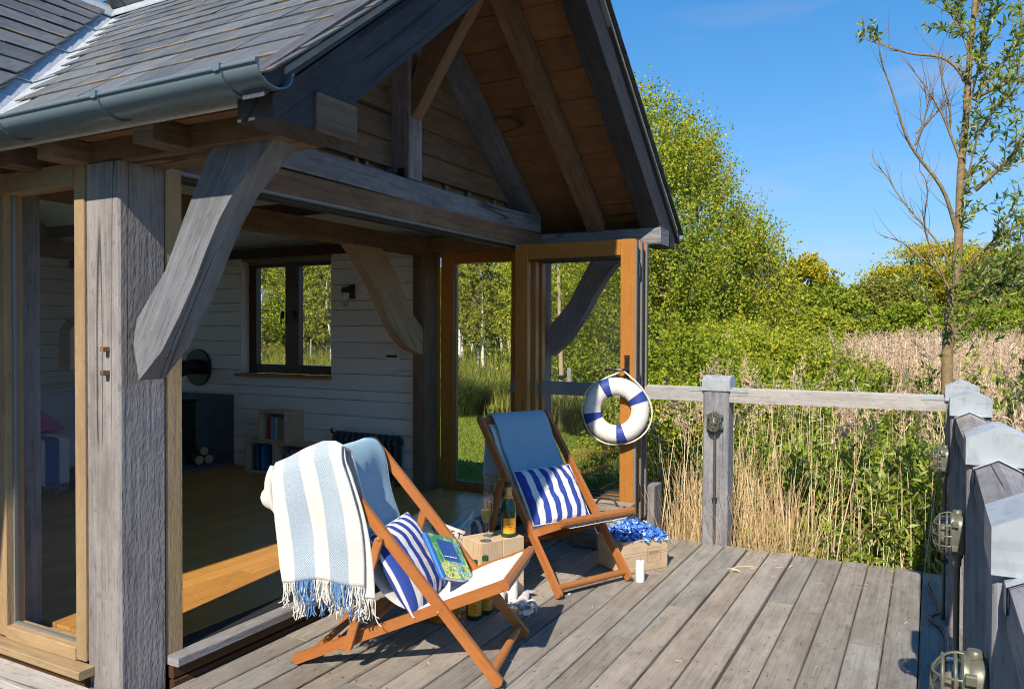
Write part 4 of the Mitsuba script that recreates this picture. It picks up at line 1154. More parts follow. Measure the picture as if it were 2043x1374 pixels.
for nm, pts in WB.items():
    dx = r.uniform(-.5, .5)
    L = len(pts)
    q = smooth_path([(8.0 + dx * (i / (L - 1)), y, z) for i, (y, z) in enumerate(pts)], 22)
    r0 = {'armL': .020, 'bare1': .019, 'r1': .022, 'r3': .020, 'r2': .016, 'bare2': .014}.get(nm, .011)
    put_m('branch', tube(q, np.linspace(r0, .0035, 22), 6, False), 'willow_bark', WT, smooth=60)
    bare = nm.startswith('bare')
    for _ in range(13 if bare else 9):
        i = r.integers(6, 22)
        d = unit(q[min(i + 1, 21)] - q[i - 1]) + r.normal(size=3) * (.45 if bare else .6) + V(0, 0, .25)
        twig(q[i], d, r.uniform(.12, .34) if bare else r.uniform(.16, .42), not bare and nm != 'armL', .0034)
    if nm == 'armL':
        for i in (18, 19, 20, 21, 21, 17): twig(q[i], V(r.normal() * .5, r.normal() * .5, .7), r.uniform(.1, .22), True, .003, 16)
    if not bare and nm not in ('armL', 'lowL'):
        for _ in range(8):
            i = r.integers(4, 22)
            twig(q[i], V(r.normal() * .7, -.25 + r.normal() * .55, .5 + r.random() * .6), r.uniform(.25, .6), True, .004)
for _ in range(50):                   # leafy shoots right round the trunk, more on the light's far side
    z = r.uniform(1.1, 5.4)
    p = V(8.0, np.interp(z, [t[1] for t in tp], [t[0] for t in tp]), z)
    twig(p, V(r.normal() * .8, -.45 + r.normal() * .55, .7), r.uniform(.2, .55), r.random() < .86, .0042)
for _ in range(40):
    z = r.uniform(.9, 2.2)
    twig(V(8.0 + r.normal() * .3, -.15 - r.random() * .9, z), V(r.normal() * .5, -.5 + r.normal() * .4, .8), r.uniform(.3, .7), r.random() < .8, .004)
put_m('twigs', join(tw), 'twig', WT, kind='stuff')
put_leaf('leaves', joinc(wl), WT, kind='stuff')

# ---- shrubby willow shoots between the reeds, close to the deck
def shrub(label, x, y, zt, n, spread, seed, cols=WIL, leafy=1.0, lean=(-.1, 0), ll=.085, lw=.026):
    rr = np.random.default_rng(seed)
    k = thing('willow_shrub', label, 'shrub')
    st, lf = [], []
    zb = -.62
    for i in range(n):
        b = V(x + rr.normal() * spread * .35, y + rr.normal() * spread * .35, zb)
        H = (zt - zb) * rr.uniform(.55, 1.0)
        tip = b + V(lean[0] * H + rr.normal() * spread * .6, lean[1] * H + rr.normal() * spread * .6, H)
        q = smooth_path([b, (b + tip) / 2 + rr.normal(size=3) * .05, tip], 9)
        st.append(tube(q, np.linspace(.007, .002, 9), 4, False))
        m = int(120 * H * leafy)
        t = .12 + .88 * rr.random(m) ** .8
        c = np.array([np.interp(t, np.linspace(0, 1, 9), q[:, a]) for a in range(3)]).T + rr.normal(size=(m, 3)) * .035
        dd = V(0, 0, .55) + rr.normal(size=(m, 3)) * .6
        s = rr.uniform(.6, 1.2, m)
        lf.append(leaves(c, dd, ll * s, lw * s, palette(rr, m, cols), rr, .3))
    put_m('stems', join(st), 'twig', k)
    put_leaf('leaves', joinc(lf), k)
SH = [(6.6, .55, .95, 24, .48), (6.4, .05, .75, 22, .46), (7.2, -.45, 1.0, 18, .5), (7.0, 1.0, .62, 20, .45), (6.2, -.55, .5, 18, .4), (8.4, .85, 1.1, 16, .5), (8.8, .1, 1.15, 14, .5), (9.6, 1.4, 1.1, 14, .5), (9.4, -.9, 1.25, 18, .6), (7.4, -1.1, 1.3, 20, .6), (8.6, 1.9, .7, 14, .4), (6.15, .95, .1, 14, .32), (6.05, .35, .15, 14, .3), (7.9, .4, .6, 16, .4)]
wn = ['close under the far rail by the corner post', 'low against the deck edge below the far rail', 'behind the railing corner, right of the corner post', 'left of middle under the far rail', 'low and dark behind the small lamp', 'rising above the far rail, left of its middle', 'rising above the far rail near the corner', 'above the far rail, well left of the corner', 'right of the willow trunk', 'close behind the row of right posts', 'left under the far rail among tall stalks', 'lowest on the deck edge, left', 'lowest on the deck edge, right', 'in the middle under the far rail']
for i, ((x, y, zt, n, sp), s) in enumerate(zip(SH, wn)):
    shrub('green willow shoots ' + s, x, y, zt, n, sp, 200 + i)
# small-leaved green thicket left of the middle post's reeds
def thicket(label, x, y, H, R, seed, cols):
    tree('shrub', label, 'shrub', (x, y, -.65), H, dome(R), int(300 * R * R), .32, 30, .05, .036, cols, r0=.02, nlimb=20, seed=seed, h0=.0, inner=.3, gap=.25)
for i, (x, y, H, R, s) in enumerate([(11.0, 3.1, 1.9, 1.3, 'bright green thicket left behind the far rail'), (12.2, 2.2, 1.95, 1.4, 'bright green thicket behind the middle post of the far rail'), (10.2, 1.9, 1.45, 1.1, 'lower green thicket in front of the middle thicket'), (14.5, 3.3, 2.1, 1.6, 'green thicket at the foot of the birch clump'), (12.6, 1.15, 1.6, 1.1, 'green thicket right of the middle post'), (9.2, 2.8, 1.25, 1.0, 'low thicket by the stub post'), (15.8, 1.9, 1.9, 1.4, 'green thicket under the right end of the birch clump')]):
    thicket(s, x, y, H, R, 230 + i, FRESH if i % 2 else GREEN)

# ---- reeds and dry grass: one mass
r = np.random.default_rng(31)
def reed_tubes(n, x, y, z0, H, rad, seed, leanx=.05, cols=None):
    """n stalks as three-sided tapering tubes of three lengths"""
    rr = np.random.default_rng(seed)
    b = np.stack([x, y, z0], -1)
    ln = rr.normal(size=(n, 2)) * leanx
    t = np.array([0, .5, 1.0])
    cur = rr.normal(size=(n, 2)) * leanx * .8
    P = np.stack([b + np.stack([ln[:, 0] * H * k + cur[:, 0] * H * k * k, ln[:, 1] * H * k + cur[:, 1] * H * k * k, H * k], -1) for k in t], 1)
    ang = np.arange(3) * 2 * np.pi / 3
    ring = np.stack([np.cos(ang), np.sin(ang), 0 * ang], -1)
    rads = rad[:, None] * np.array([1, .8, .35])
    v = P[:, :, None] + ring[None, None] * rads[..., None, None]
    v = v.reshape(-1, 3)
    f = []
    for s in range(2):
        for k in range(3):
            a, bb = s * 3 + k, s * 3 + (k + 1) % 3
            f += [[a, bb, bb + 3], [a, bb + 3, a + 3]]
    f = (np.arange(n)[:, None, None] * 9 + np.array(f)[None]).reshape(-1, 3)
    c = palette(rr, n, cols, .2)
    return (v, f, np.repeat(c, 9, 0)), P[:, 2]
DRY = [(.66, .54, .36), (.58, .46, .29), (.72, .61, .43), (.52, .40, .25), (.44, .33, .2)]
PLUME = [(.66, .51, .38), (.58, .43, .32), (.74, .60, .46), (.48, .35, .26)]
def plumes(tips, k, L, spread, seed):
    rr = np.random.default_rng(seed)
    n = len(tips)
    t = rr.random((n, k))
    side = rr.normal(size=(n, 1, 3)) * V(.10, .10, .0)
    w = np.sin(np.pi * np.clip(t * .9 + .1, 0, 1)) * spread
    c = tips[:, None] + side * t[..., None] + rr.normal(size=(n, k, 3)) * (w[..., None] * V(1, 1, .3)) + V(0, 0, 1) * ((t - .75) * L)[..., None]
    c = c.reshape(-1, 3)
    dd = rr.normal(size=(n * k, 3)) * .5 + V(0, 0, .8) + np.repeat(side[:, 0], k, 0) * 4
    return leaves(c, dd, rr.uniform(.04, .075, n * k), rr.uniform(.008, .014, n * k), palette(rr, n * k, PLUME), rr)
def region(n, x0, x1, ya, yb, seed, dens=None):
    """points between x0 and x1 and between the lines ya(x), yb(x), denser near the deck"""
    rr = np.random.default_rng(seed)
    x = x0 + (x1 - x0) * rr.random(n) ** 1.5
    y = ya(x) + (yb(x) - ya(x)) * rr.random(n)
    if dens is not None:
        keep = meshkit.fbm(np.stack([x * .5, y * .5, 0 * x], -1), 2, seed) > dens
        x, y = x[keep], y[keep]
    return x, y
left = lambda x: 1.95 + .16 * (x - 5.8)
right = lambda x: -1.2 - .34 * (x - 5.8)
x, y = region(1350, 5.75, 15, right, left, 301, .42)
n = len(x)
H = r.uniform(.9, 2.15, n) * np.clip(.75 + .03 * (x - 5.8), .7, 1.1)
m1, tips = reed_tubes(n, x, y, np.full(n, -.66), H, r.uniform(.0028, .0050, n), 302, .055, DRY)
put_leaf('reeds', m1, bsdf='vcol', kind='stuff', label='tall dry reed stalks standing around the end of the deck', cat='reeds')
sel = (H > 1.55) & (r.random(n) < .8)
put_leaf('reed_plumes', plumes(tips[sel], 60, .30, .030, 303), kind='stuff', label='brown seed plumes on the nearer reeds', cat='reeds')
# far reed bed
x, y = region(9000, 13, 50, lambda x: -1.0 - .50 * (x - 5.8), lambda x: 1.6 + .02 * (x - 13), 304, .2)
n = len(x)
H = r.uniform(1.2, 2.0, n) * (.82 + .36 * meshkit.fbm(np.stack([x * .25, y * .25, 0 * x], -1), 2, 3))
m2, tips = reed_tubes(n, x, y, np.full(n, -.66), H, r.uniform(.005, .010, n), 305, .05, DRY)
put_leaf('reeds', m2, bsdf='vcol', kind='stuff', label='pale dry reed bed stretching to the far trees', cat='reeds')
put_leaf('reed_plumes', plumes(tips, 26, .34, .06, 306), kind='stuff', label='mass of pinkish brown plumes over the far reed bed', cat='reeds')
# dry bent grass at the deck edge
x, y = region(1700, 5.62, 8.2, lambda x: .78 - .05 * (x - 5.8), lambda x: 1.75 + .1 * (x - 5.8), 307, .40)
n = len(x)
H = r.uniform(.3, 1.0, n) * (1.0 + .25 * (y > .8))
m3, _ = reed_tubes(n, x, y, np.full(n, -.66), H, r.uniform(.0018, .0032, n), 308, .20, [(.50, .36, .19), (.42, .29, .14), (.56, .43, .25), (.34, .22, .10)])
put_leaf('dry_grass', m3, bsdf='vcol', kind='stuff', label='tangled straw coloured dry grass below the far rail', cat='grass')
# living grass: blades
def blades(x, y, z, H, W, cols, seed, lean=.35):
    rr = np.random.default_rng(seed)
    n = len(x)
    a = rr.random(n) * 2 * np.pi
    s = np.stack([np.cos(a), np.sin(a), 0 * a], -1)
    l = np.stack([-np.sin(a), np.cos(a), 0 * a], -1) * (rr.normal(size=n) * lean * H)[:, None]
    b = np.stack([x, y, z], -1)
    mid = b + l * .35 + V(0, 0, 1) * (H * .6)[:, None]
    v = np.stack([b - s * W[:, None] / 2, b + s * W[:, None] / 2, mid + s * W[:, None] * .4, mid - s * W[:, None] * .4, b + l + V(0, 0, 1) * H[:, None]], 1).reshape(-1, 3)
    k = np.arange(n)[:, None] * 5
    f = np.concatenate([k + [0, 1, 2], k + [0, 2, 3], k + [3, 2, 4]], 1).reshape(-1, 3)
    return v, f, np.repeat(palette(rr, n, cols), 5, 0)
GR = [(.15, .22, .03), (.20, .26, .035), (.12, .18, .025), (.25, .27, .06)]
x = 5.6 + 6 * r.random(22000); y = -1.5 + 5.2 * r.random(22000)
kp = meshkit.fbm(np.stack([x * .7, y * .7, 0 * x], -1), 2, 9) > .45
x, y = x[kp], y[kp]
put_leaf('grass', blades(x, y, np.full(len(x), -.66), r.uniform(.25, .8, len(x)), np.full(len(x), .009), GR, 310), kind='stuff', label='green grass growing among the reeds by the deck', cat='grass')
# long grass of the meadow and the short lawn
nn = 60000
x = 13 + 40 * r.random(nn) ** 1.4; y = 4.5 + .10 * (x - 6) + r.random(nn) * (8 + .75 * x)
kp = meshkit.fbm(np.stack([x * .22, y * .22, 0 * x], -1), 3, 12) > .38
x, y = x[kp], y[kp]
put_leaf('meadow_grass', blades(x, y, terrain_z(x, y) - .03, r.uniform(.25, .75, len(x)), r.uniform(.02, .05, len(x)), [(.20, .235, .035), (.26, .26, .055), (.15, .20, .025), (.33, .29, .10)], 311), kind='stuff', label='long meadow grass between the young birches', cat='grass')
nn = 60000
x = 6.2 + 9 * r.random(nn); y = 1.9 + .14 * (x - 5.8) + r.random(nn) * 9
put_leaf('lawn_grass', blades(x, y, terrain_z(x, y) - .01, r.uniform(.03, .075, nn), r.uniform(.008, .016, nn), [(.15, .23, .025), (.19, .26, .035), (.24, .28, .05)], 312, .6), kind='stuff', label='short mown grass beside the cabin', cat='grass')
# sedge tussocks
for i, (x0, y0, R, h, s) in enumerate([(14.2, 8.7, .85, .95, 'big dark sedge tussock seen through the tall window'), (15.6, 8.1, .8, .85, 'sedge tussock right of the big one in the tall window'), (13.6, 6.2, .6, .7, 'sedge tussock beyond the folded doors'), (16.5, 10.6, .8, .85, 'sedge tussock behind the big one'), (12.8, 5.4, .55, .7, 'small sedge tussock behind the lifebuoy'), (12.0, 4.3, .5, .75, 'grass clump by the short post')]):
    n = 2200
    rr = np.random.default_rng(400 + i)
    a = rr.random(n) * 2 * np.pi; q = R * .45 * rr.random(n) ** .5
    x = x0 + q * np.cos(a); y = y0 + q * np.sin(a)
    z = terrain_z(x, y) - .03
    Hh = h * rr.uniform(.5, 1.05, n)
    out = np.stack([np.cos(a), np.sin(a)], -1) * (q / (R * .45))[:, None] * .75 + rr.normal(size=(n, 2)) * .22
    b = np.stack([x, y, z], -1); sd = np.stack([-np.sin(a), np.cos(a), 0 * a], -1) * .005
    mid = b + np.concatenate([out * Hh[:, None] * .35, (Hh * .62)[:, None]], 1)
    tip = b + np.concatenate([out * Hh[:, None], (Hh * (1 - .25 * np.linalg.norm(out, axis=1)))[:, None]], 1)
    v = np.stack([b - sd, b + sd, mid + sd, mid - sd, tip], 1).reshape(-1, 3)
    kk = np.arange(n)[:, None] * 5
    f = np.concatenate([kk + [0, 1, 2], kk + [0, 2, 3], kk + [3, 2, 4]], 1).reshape(-1, 3)
    put_leaf('sedge_tussock', (v, f, np.repeat(palette(rr, n, [(.055, .085, .018), (.08, .115, .025), (.12, .15, .04), (.045, .07, .015)]), 5, 0)), label=s, cat='grass tussock')
# ------------------------------------------------------------------ cloth materials (uv in metres: x across the stripes or weft, y along)
def stripes_c(p, n, uv):
    w = .0415
    k = uv.x / w
    s = smoothstep(.46, .54, dr.abs(k - 2 * dr.floor(k / 2) - 1))     # soft woven edge
    fine = .93 + .14 * noise(uv.x * 900, uv.y * 900, 0)
    return mix(mi.Color3f(.030, .062, .30), mi.Color3f(.66, .66, .67), s) * fine
scene['cushion_stripe'] = weave(stripes_c, .85)
def canvas_c(p, n, uv):
    return mi.Color3f(.66, .655, .645) * (.95 + .06 * noise(uv.x * 700, uv.y * 700, 0) + .05 * (fbm(uv.x * 9, uv.y * 9, 0) - .5))
scene['canvas'] = weave(canvas_c, .9)
def twill(uv, sx, sy):
    a = (uv.x * sx + uv.y * sy)
    return a - dr.floor(a)
def throw_c(p, n, uv):
    # broad pale blue and cream bands along the length, twill lines in the blue
    x = uv.x
    e = .004
    band = lambda a, b: smoothstep(a - e, a + e, x) * (1 - smoothstep(b - e, b + e, x))
    blue = band(.062, .152) + band(.232, .322) + band(.40, .43)
    tw = smoothstep(.25, .6, dr.abs(twill(uv, 95, 95) - .5) * 2)
    fz = .90 + .2 * noise(uv.x * 420, uv.y * 420, 0)
    b = mix(mi.Color3f(.22, .31, .42), mi.Color3f(.42, .49, .56), tw)
    return mix(mi.Color3f(.62, .61, .59), b, dr.clip(blue, 0, 1)) * fz
scene['throw_wool'] = weave(throw_c, .95, sheen=.6)
def blue_c(p, n, uv):
    tw = smoothstep(.2, .7, dr.abs(twill(uv, 140, 70) - .5) * 2)
    fz = .85 + .3 * fbm(uv.x * 260, uv.y * 260, 0)
    return mix(mi.Color3f(.20, .34, .46), mi.Color3f(.31, .45, .56), tw) * fz
scene['blue_wool'] = weave(blue_c, .95, sheen=.6)
scene['wool_cream'] = princ((.62, .61, .58), .95, .1, sheen=.5)
scene['wool_blue'] = princ((.13, .26, .50), .95, .1, sheen=.5)
scene['wool_grey'] = princ((.52, .46, .42), .95, .1, sheen=.5)

# ------------------------------------------------------------------ deck chairs
def chair_axes(O, e1, e2):
    O, e1, e2 = V(*O, 0), V(*e1, 0), V(*e2, 0)
    return lambda s, t, z: O + e1 * s + e2 * t + V(0, 0, z)
SL_A = [(.188, .905), (.215, .885), (.252, .75), (.30, .58), (.355, .44), (.43, .335), (.53, .285), (.63, .298), (.75, .35), (.85, .395), (.935, .432), (.953, .440), (.956, .424), (.964, .404), (.99, .400)]
SL_B = [(.188, .905), (.215, .885), (.285, .765), (.375, .63), (.455, .50), (.53, .39), (.615, .325), (.70, .325), (.80, .362), (.88, .395), (.935, .428), (.953, .440), (.956, .424), (.964, .404), (.99, .400)]
W_CH = .57
def deck_chair(L, label, sl, full=True):
    C = thing('deck_chair', label, 'deck chair', 'wooden deck chairs on the deck')
    W = W_CH
    def bar(name, a, b, w, h, t=None, c=.006, **kw):
        a, b = L(*a), L(*b)
        return put_m(name, extr(rect(w, h, c), a, b, (0, 0, 1), 6, 1), 'wood_satin', C, **kw)
    def flat(name, s0, z0, s1, z1, t0, t1, h):
        """bar in the side plane with rounded ends"""
        d = unit(V(s1 - s0, z1 - z0)); nrm = V(-d[1], d[0])
        pts = []
        for k in range(7):
            a = -math.pi / 2 - k * math.pi / 6
            pts.append(V(s0, z0) + d * math.cos(a) * h * .5 * .7 + nrm * math.sin(a) * h * .5)
        for k in range(7):
            a = math.pi / 2 - k * math.pi / 6
            pts.append(V(s1, z1) + d * math.cos(a) * h * .5 * .7 + nrm * math.sin(a) * h * .5)
        m = prismm(np.array(pts)[::-1], 1, t0, t1, 6, d)
        P = m[0]
        return put_m(name, (np.array([L(*q) for q in P]), m[1], m[2]), 'wood_satin', C)
    th = .025
    for t0 in (0, W - th):                       # long back legs
        flat('long_leg', .955, .024, .160, .945, t0, t0 + th, .046)
    for t0 in (th + .002, W - 2 * th - .002):    # seat rails
        flat('seat_rail', .012, .024, .975, .428, t0, t0 + th, .044)
    for t0 in (-th - .002, W + .002):            # prop legs
        flat('prop_leg', .43, .60, .285, .118, t0, t0 + th, .036)
    rod = lambda name, s, z, r, ta=0, tb=W, n=10: put_m(name, tube([L(s, ta, z), L(s, (ta + tb) / 2, z), L(s, tb, z)], r, n, species=6), 'wood_satin', C, smooth=True)
    bar('top_bar', (.165, th, .925), (.165, W - th, .925), .022, .05)
    rod('sling_bar', .200, .880, .015, th, W - th)
    rod('foot_bar', .925, .052, .019, th, W - th, 12)
    bar('front_bar', (.982, 0.004, .434), (.982, W - .004, .434), .042, .040, c=.012)
    rod('rear_bar', .07, .045, .016, 2 * th, W - 2 * th)
    rod('prop_bar', .292, .138, .014, -th, W + th)
    for t0, sgn in ((-th - .002, -1), (W + th + .002, 1)):
        put_m('bolt', place(lathe([(.009, 0), (.008, .003), (.004, .006), (0, .006)], (0, 0, 0), 10), L(.432, t0, .605), unit(L(1, 0, 0) - L(0, 0, 0)), V(0, 0, 1), unit(L(0, 1, 0) - L(0, 0, 0)) * sgn), 'brass', C)
        t1 = 0 if sgn < 0 else W
        put_m('bolt', place(lathe([(.008, 0), (.007, .003), (.003, .005), (0, .005)], (0, 0, 0), 10), L(.69, t1, .300), unit(L(1, 0, 0) - L(0, 0, 0)), V(0, 0, 1), unit(L(0, 1, 0) - L(0, 0, 0)) * sgn), 'brass', C)
    # adjustment notches: small cleats on the rails
    for s in (.13, .20, .27):
        for t0 in (th + .002, W - 2 * th - .002):
            z = .024 + (s - .012) * .4195 + .024
            P = prismm([(s - .016, z - .004), (s + .022, z + .010), (s + .016, z + .024), (s + .004, z + .012)][::1], 1, t0, t0 + th, 6, (1, .4))
            put_m('notch', (np.array([L(*q) for q in P[0]]), P[1], P[2]), 'wood_satin', C)
    path = smooth_path([(s, 0, z) for s, z in sl], 60)
    def f(u, v):
        i = u * 59
        s = np.interp(i, np.arange(60), path[:, 0]); z = np.interp(i, np.arange(60), path[:, 2])
        t = .058 + v * (W - .116)
        mid = np.sin(np.pi * v)
        z = z - .012 * mid * np.sin(np.pi * np.clip(u, 0, 1))
        P = np.stack([s, t, z], -1).reshape(-1, 3)
        return np.array([L(*q) for q in P]).reshape(*u.shape, 3)
    m = grid(f, 60, 14, .0025)
    uv = m[2].copy(); uv[:, 0] *= 1.5; uv[:, 1] *= .45
    put_m('sling', (m[0], m[1], uv), 'canvas', C, smooth=True, label='white canvas sling')
    return C
LA = chair_axes((2.589, 2.509), (.268, -.964), (.964, .268))
OBx = V(3.961, 1.829) - V(-.426, -.905) * .955
LB = chair_axes(tuple(OBx), (-.426, -.905), (.905, -.426))
deck_chair(LA, 'front wooden deck chair, with the striped throw hung over its back', SL_A)
deck_chair(LB, 'rear wooden deck chair facing the viewer, draped with a plain blue blanket', SL_B)

# ------------------------------------------------------------------ cushions
def cushion(L, top, bot, t0, t1, thick, label, seed, puff=.5, crease=0.0):
    """striped pillow lying between its top and bottom edges (s, z) and from t0 to t1"""
    top, bot = V(*top), V(*bot)
    H = np.linalg.norm(top - bot); W = t1 - t0
    d = (top - bot) / H; nn = V(d[1], -d[0])                 # towards the seat front
    if nn[0] < 0: nn = -nn
    def side(sgn):
        def f(u, v):
            a, b = 2 * u - 1, 2 * v - 1
            prof = np.clip((1 - np.abs(a) ** 2.6) * (1 - np.abs(b) ** 2.6), 0, 1) ** .55
            pin = 1 - .07 * (1 - np.abs(b) ** 2) * np.abs(a) ** 6 
            pin2 = 1 - .07 * (1 - np.abs(a) ** 2) * np.abs(b) ** 6
            wr = meshkit.fbm(np.stack([u * 6 + seed, v * 6, 0 * u + sgn], -1), 3) - .5
            h = sgn * (thick / 2 * prof + .016 * wr * prof * (1 + crease * 1.5)) + .012 * (meshkit.noise(np.stack([u * 2 + seed, v * 2, 0 * u], -1)) - .5)
            t = (t0 + t1) / 2 + a * W / 2 * pin2
            q = (top + bot) / 2 + (b * H / 2 * pin)[..., None] * d + h[..., None] * nn
            P = np.stack([q[..., 0], t, q[..., 1]], -1).reshape(-1, 3)
            return np.array([L(*x) for x in P]).reshape(*u.shape, 3)
        m = grid(f, 44, 40)
        fc = m[1] if sgn < 0 else m[1][:, ::-1]
        uv = m[2].copy(); uv[:, 0] = uv[:, 0] * W + .016; uv[:, 1] *= H
        return m[0], fc, uv
    K = thing('cushion', label, 'cushion', 'striped cushions on the deck chairs')
    put_m('cover', join([side(1), side(-1)]), 'cushion_stripe', K, smooth=True)
    e = [L(*(lambda q, t: (q[0], t, q[1]))((top + bot) / 2 + b * H / 2 * (1 - .07 * (1 - b * b) * abs(a) ** 6) * d, (t0 + t1) / 2 + a * W / 2 * (1 - .07 * (1 - a * a) * abs(b) ** 6))) for a, b in [(x, -1) for x in np.linspace(-1, 1, 14)] + [(1, y) for y in np.linspace(-1, 1, 14)[1:]] + [(x, 1) for x in np.linspace(1, -1, 14)[1:]] + [(-1, y) for y in np.linspace(1, -1, 14)[1:]]]
    put_m('seam', tube(e, .0028, 6, False), 'canvas', K, smooth=60)
cushion(LA, (.368, .600), (.578, .262), .020, .500, .15, 'navy and white striped cushion propped in the front deck chair behind the book', 3)
cushion(LB, (.452, .640), (.655, .345), .062, .515, .13, 'navy and white striped cushion on the rear deck chair below the blue blanket', 8, crease=1.0)

# ------------------------------------------------------------------ blankets and throw
def fringe(points, dirs, L0, cols, parent, r, n_per=1, rad=.0022, name='fringe', lab=None):
    groups = {}
    for (p, d), c in zip(zip(points, dirs), cols):
        l = L0 * r.uniform(.82, 1.1)
        q = [p, p + d * l * .35 + r.normal(size=3) * .004, p + d * l * .7 + r.normal(size=3) * .006, p + d * l + r.normal(size=3) * .009]
        groups.setdefault(c, []).append(tube(smooth_path(q, 7), np.linspace(rad, rad * .7, 7), 5))
    for c, ms in groups.items():
        put_m(name, join(ms), c, parent, smooth=60, kind='stuff', label=lab)

def blanket(L, label, sl, z_front, z_back, t0, t1, seed, fr='wool_grey'):
    """plain blue blanket over the top of a chair's back"""
    r = np.random.default_rng(seed)
    K = thing('blanket', label, 'blanket')
    fr_p = [(s, z) for s, z in sl if z > z_front and s > .21]
    sf = np.interp(z_front, [z for s, z in sl[:7]][::-1], [s for s, z in sl[:7]][::-1])
    pts = [(.118, z_back), (.120, .60), (.122, .80), (.128, .925), (.150, .962), (.182, .966), (.212, .945)] + [(s + .016, z + .012) for s, z in sl[2:] if z > z_front + .03] + [(sf + .012, z_front)]
    path = smooth_path([(s, 0, z) for s, z in pts], 50)
    def f(u, v):
        i = u * 49
        s = np.interp(i, np.arange(50), path[:, 0]); z = np.interp(i, np.arange(50), path[:, 2])
        wv = (meshkit.fbm(np.stack([v * 4 + seed, u * 3, 0 * u], -1), 2) - .5)
        s = s + .022 * wv * (u > .45) * 1.0
        back = np.clip(.35 - u, 0, 1) / .35
        s = s - .05 * back * (.5 + meshkit.noise(np.stack([v * 6, u, 0 * u + seed], -1)))
        t = t0 + v * (t1 - t0) + .012 * (meshkit.noise(np.stack([u * 5, v * 0 + seed, 0 * u], -1)) - .5)
        P = np.stack([s, t, z], -1).reshape(-1, 3)
        return np.array([L(*q) for q in P]).reshape(*u.shape, 3)
    m = grid(f, 64, 30, .012)
    uv = m[2].copy(); uv[:, 0] *= 1.1; uv[:, 1] *= .45
    put_m('cloth', (m[0], m[1], uv), 'blue_wool', K, smooth=True)
    n = 64
    vv = np.linspace(.01, .99, n)
    P = f(np.zeros(n), vv)
    fringe(P, [V(0, 0, -1)] * n, .13, [fr] * n, K, r, lab='pale twisted fringe')
blanket(LA, 'plain blue blanket on the front deck chair, half hidden by the striped throw', SL_A, .50, .52, .085, .505, 5)
blanket(LB, 'plain blue blanket over the back of the rear deck chair, its fringe hanging behind', SL_B, .565, .56, .085, .515, 9)

r = np.random.default_rng(15)
TH = thing('throw', 'cream and pale blue striped wool throw with a fringe hanging from the front deck chair', 'throw')
# ridge line over the chair's near top corner (s, z), then the outer fall
def throw_pt(w, v, layer=0):
    """w: 0..1 across (left to right edge), v: 0 at the ridge, 1 at the hem; negative v: the inner fall"""
    w = np.asarray(w, float); v = np.asarray(v, float)
    rs = -.062 + w * .315
    rz = np.interp(w, [0, .2, .45, .7, .88, 1.0], [.915, .942, .985, 1.018, 1.020, .998])
    hs = np.where(layer == 0, .008, .045) + w * .372
    hz = np.where(layer == 0, .405, .345) + .02 * np.sin(w * 3)
    e = np.clip(v, 0, 1)
    s = rs + (hs - rs) * (e ** .9) + .035 * np.sin(np.pi * e) * w
    z = rz + (hz - rz) * e
    drop = .055
    a = np.clip(v / .10, -1, 1)
    off = -.052 + .040 * (1 - np.cos(np.clip(a, 0, 1) * np.pi / 2)) * -1
    t = np.where(v >= 0, -.012 - .05 * np.sin(np.clip(v / .12, 0, 1) * np.pi / 2), -.012 + .085 * np.sin(np.clip(-v / .12, 0, 1) * np.pi / 2))
    ev = np.clip(-v, 0, 1)
    z = np.where(v < 0, rz - .40 * ev ** 1.0, z)
    s = np.where(v < 0, rs + .12 * ev, s)
    fold = .018 * np.sin(w * 9 + 1) * np.clip(e * 1.6, 0, 1) + .02 * (meshkit.fbm(np.stack([w * 3, e * 3, 0 * w + layer], -1), 2) - .5)
    t = t - fold * (v > 0) - .012 * layer * -1 + .0
    return np.stack([s, t + .022 * layer, z], -1)
def thr(layer, vmin):
    def f(u, v):
        vv = vmin + u * (1 - vmin)
        P = throw_pt(v, vv, layer).reshape(-1, 3)
        return np.array([LA(*q) for q in P]).reshape(*u.shape, 3)
    m = grid(f, 70, 44, .011)
    uv = np.stack([m[2][:, 1] * .385, m[2][:, 0] * .95], 1)
    return m[0], m[1], uv
put_m('cloth', thr(0, -.75), 'throw_wool', TH, smooth=True)
put_m('cloth', thr(1, .02), 'throw_wool', TH, smooth=True)
# rolled folds on the left edge
for k, (ds, dz, R, z1) in enumerate([(-.058, .905, .020, .70), (-.078, .80, .030, .715), (-.062, .755, .022, .69)]):
    q = [(ds, -.045 + .02 * k, dz), (ds - .012, -.055 + .025 * k, (dz + z1) / 2 + .02), (ds + .02, -.05 + .025 * k, z1)]
    q = smooth_path(q, 14)
    put_m('fold', tube([LA(*x) for x in q], np.sin(np.linspace(.5, 2.7, 14)) * R, 12), 'wool_cream', TH, smooth=60, label='cream rolled fold')
n = 74
for layer in (0, 1):
    w = np.linspace(.006, .994, n)
    P = np.array([LA(*q) for q in throw_pt(w, np.ones(n), layer)])
    isblue = ((w * .385 > .062) & (w * .385 < .152)) | ((w * .385 > .232) & (w * .385 < .322))
    fringe(P, [V(0, 0, -1) + V(*(r.normal(size=2) * .10), 0) for _ in range(n)], .105, ['wool_blue' if b and r.random() < .9 else 'wool_cream' for b in isblue], TH, r, rad=.0030, lab='thick twisted fringe')

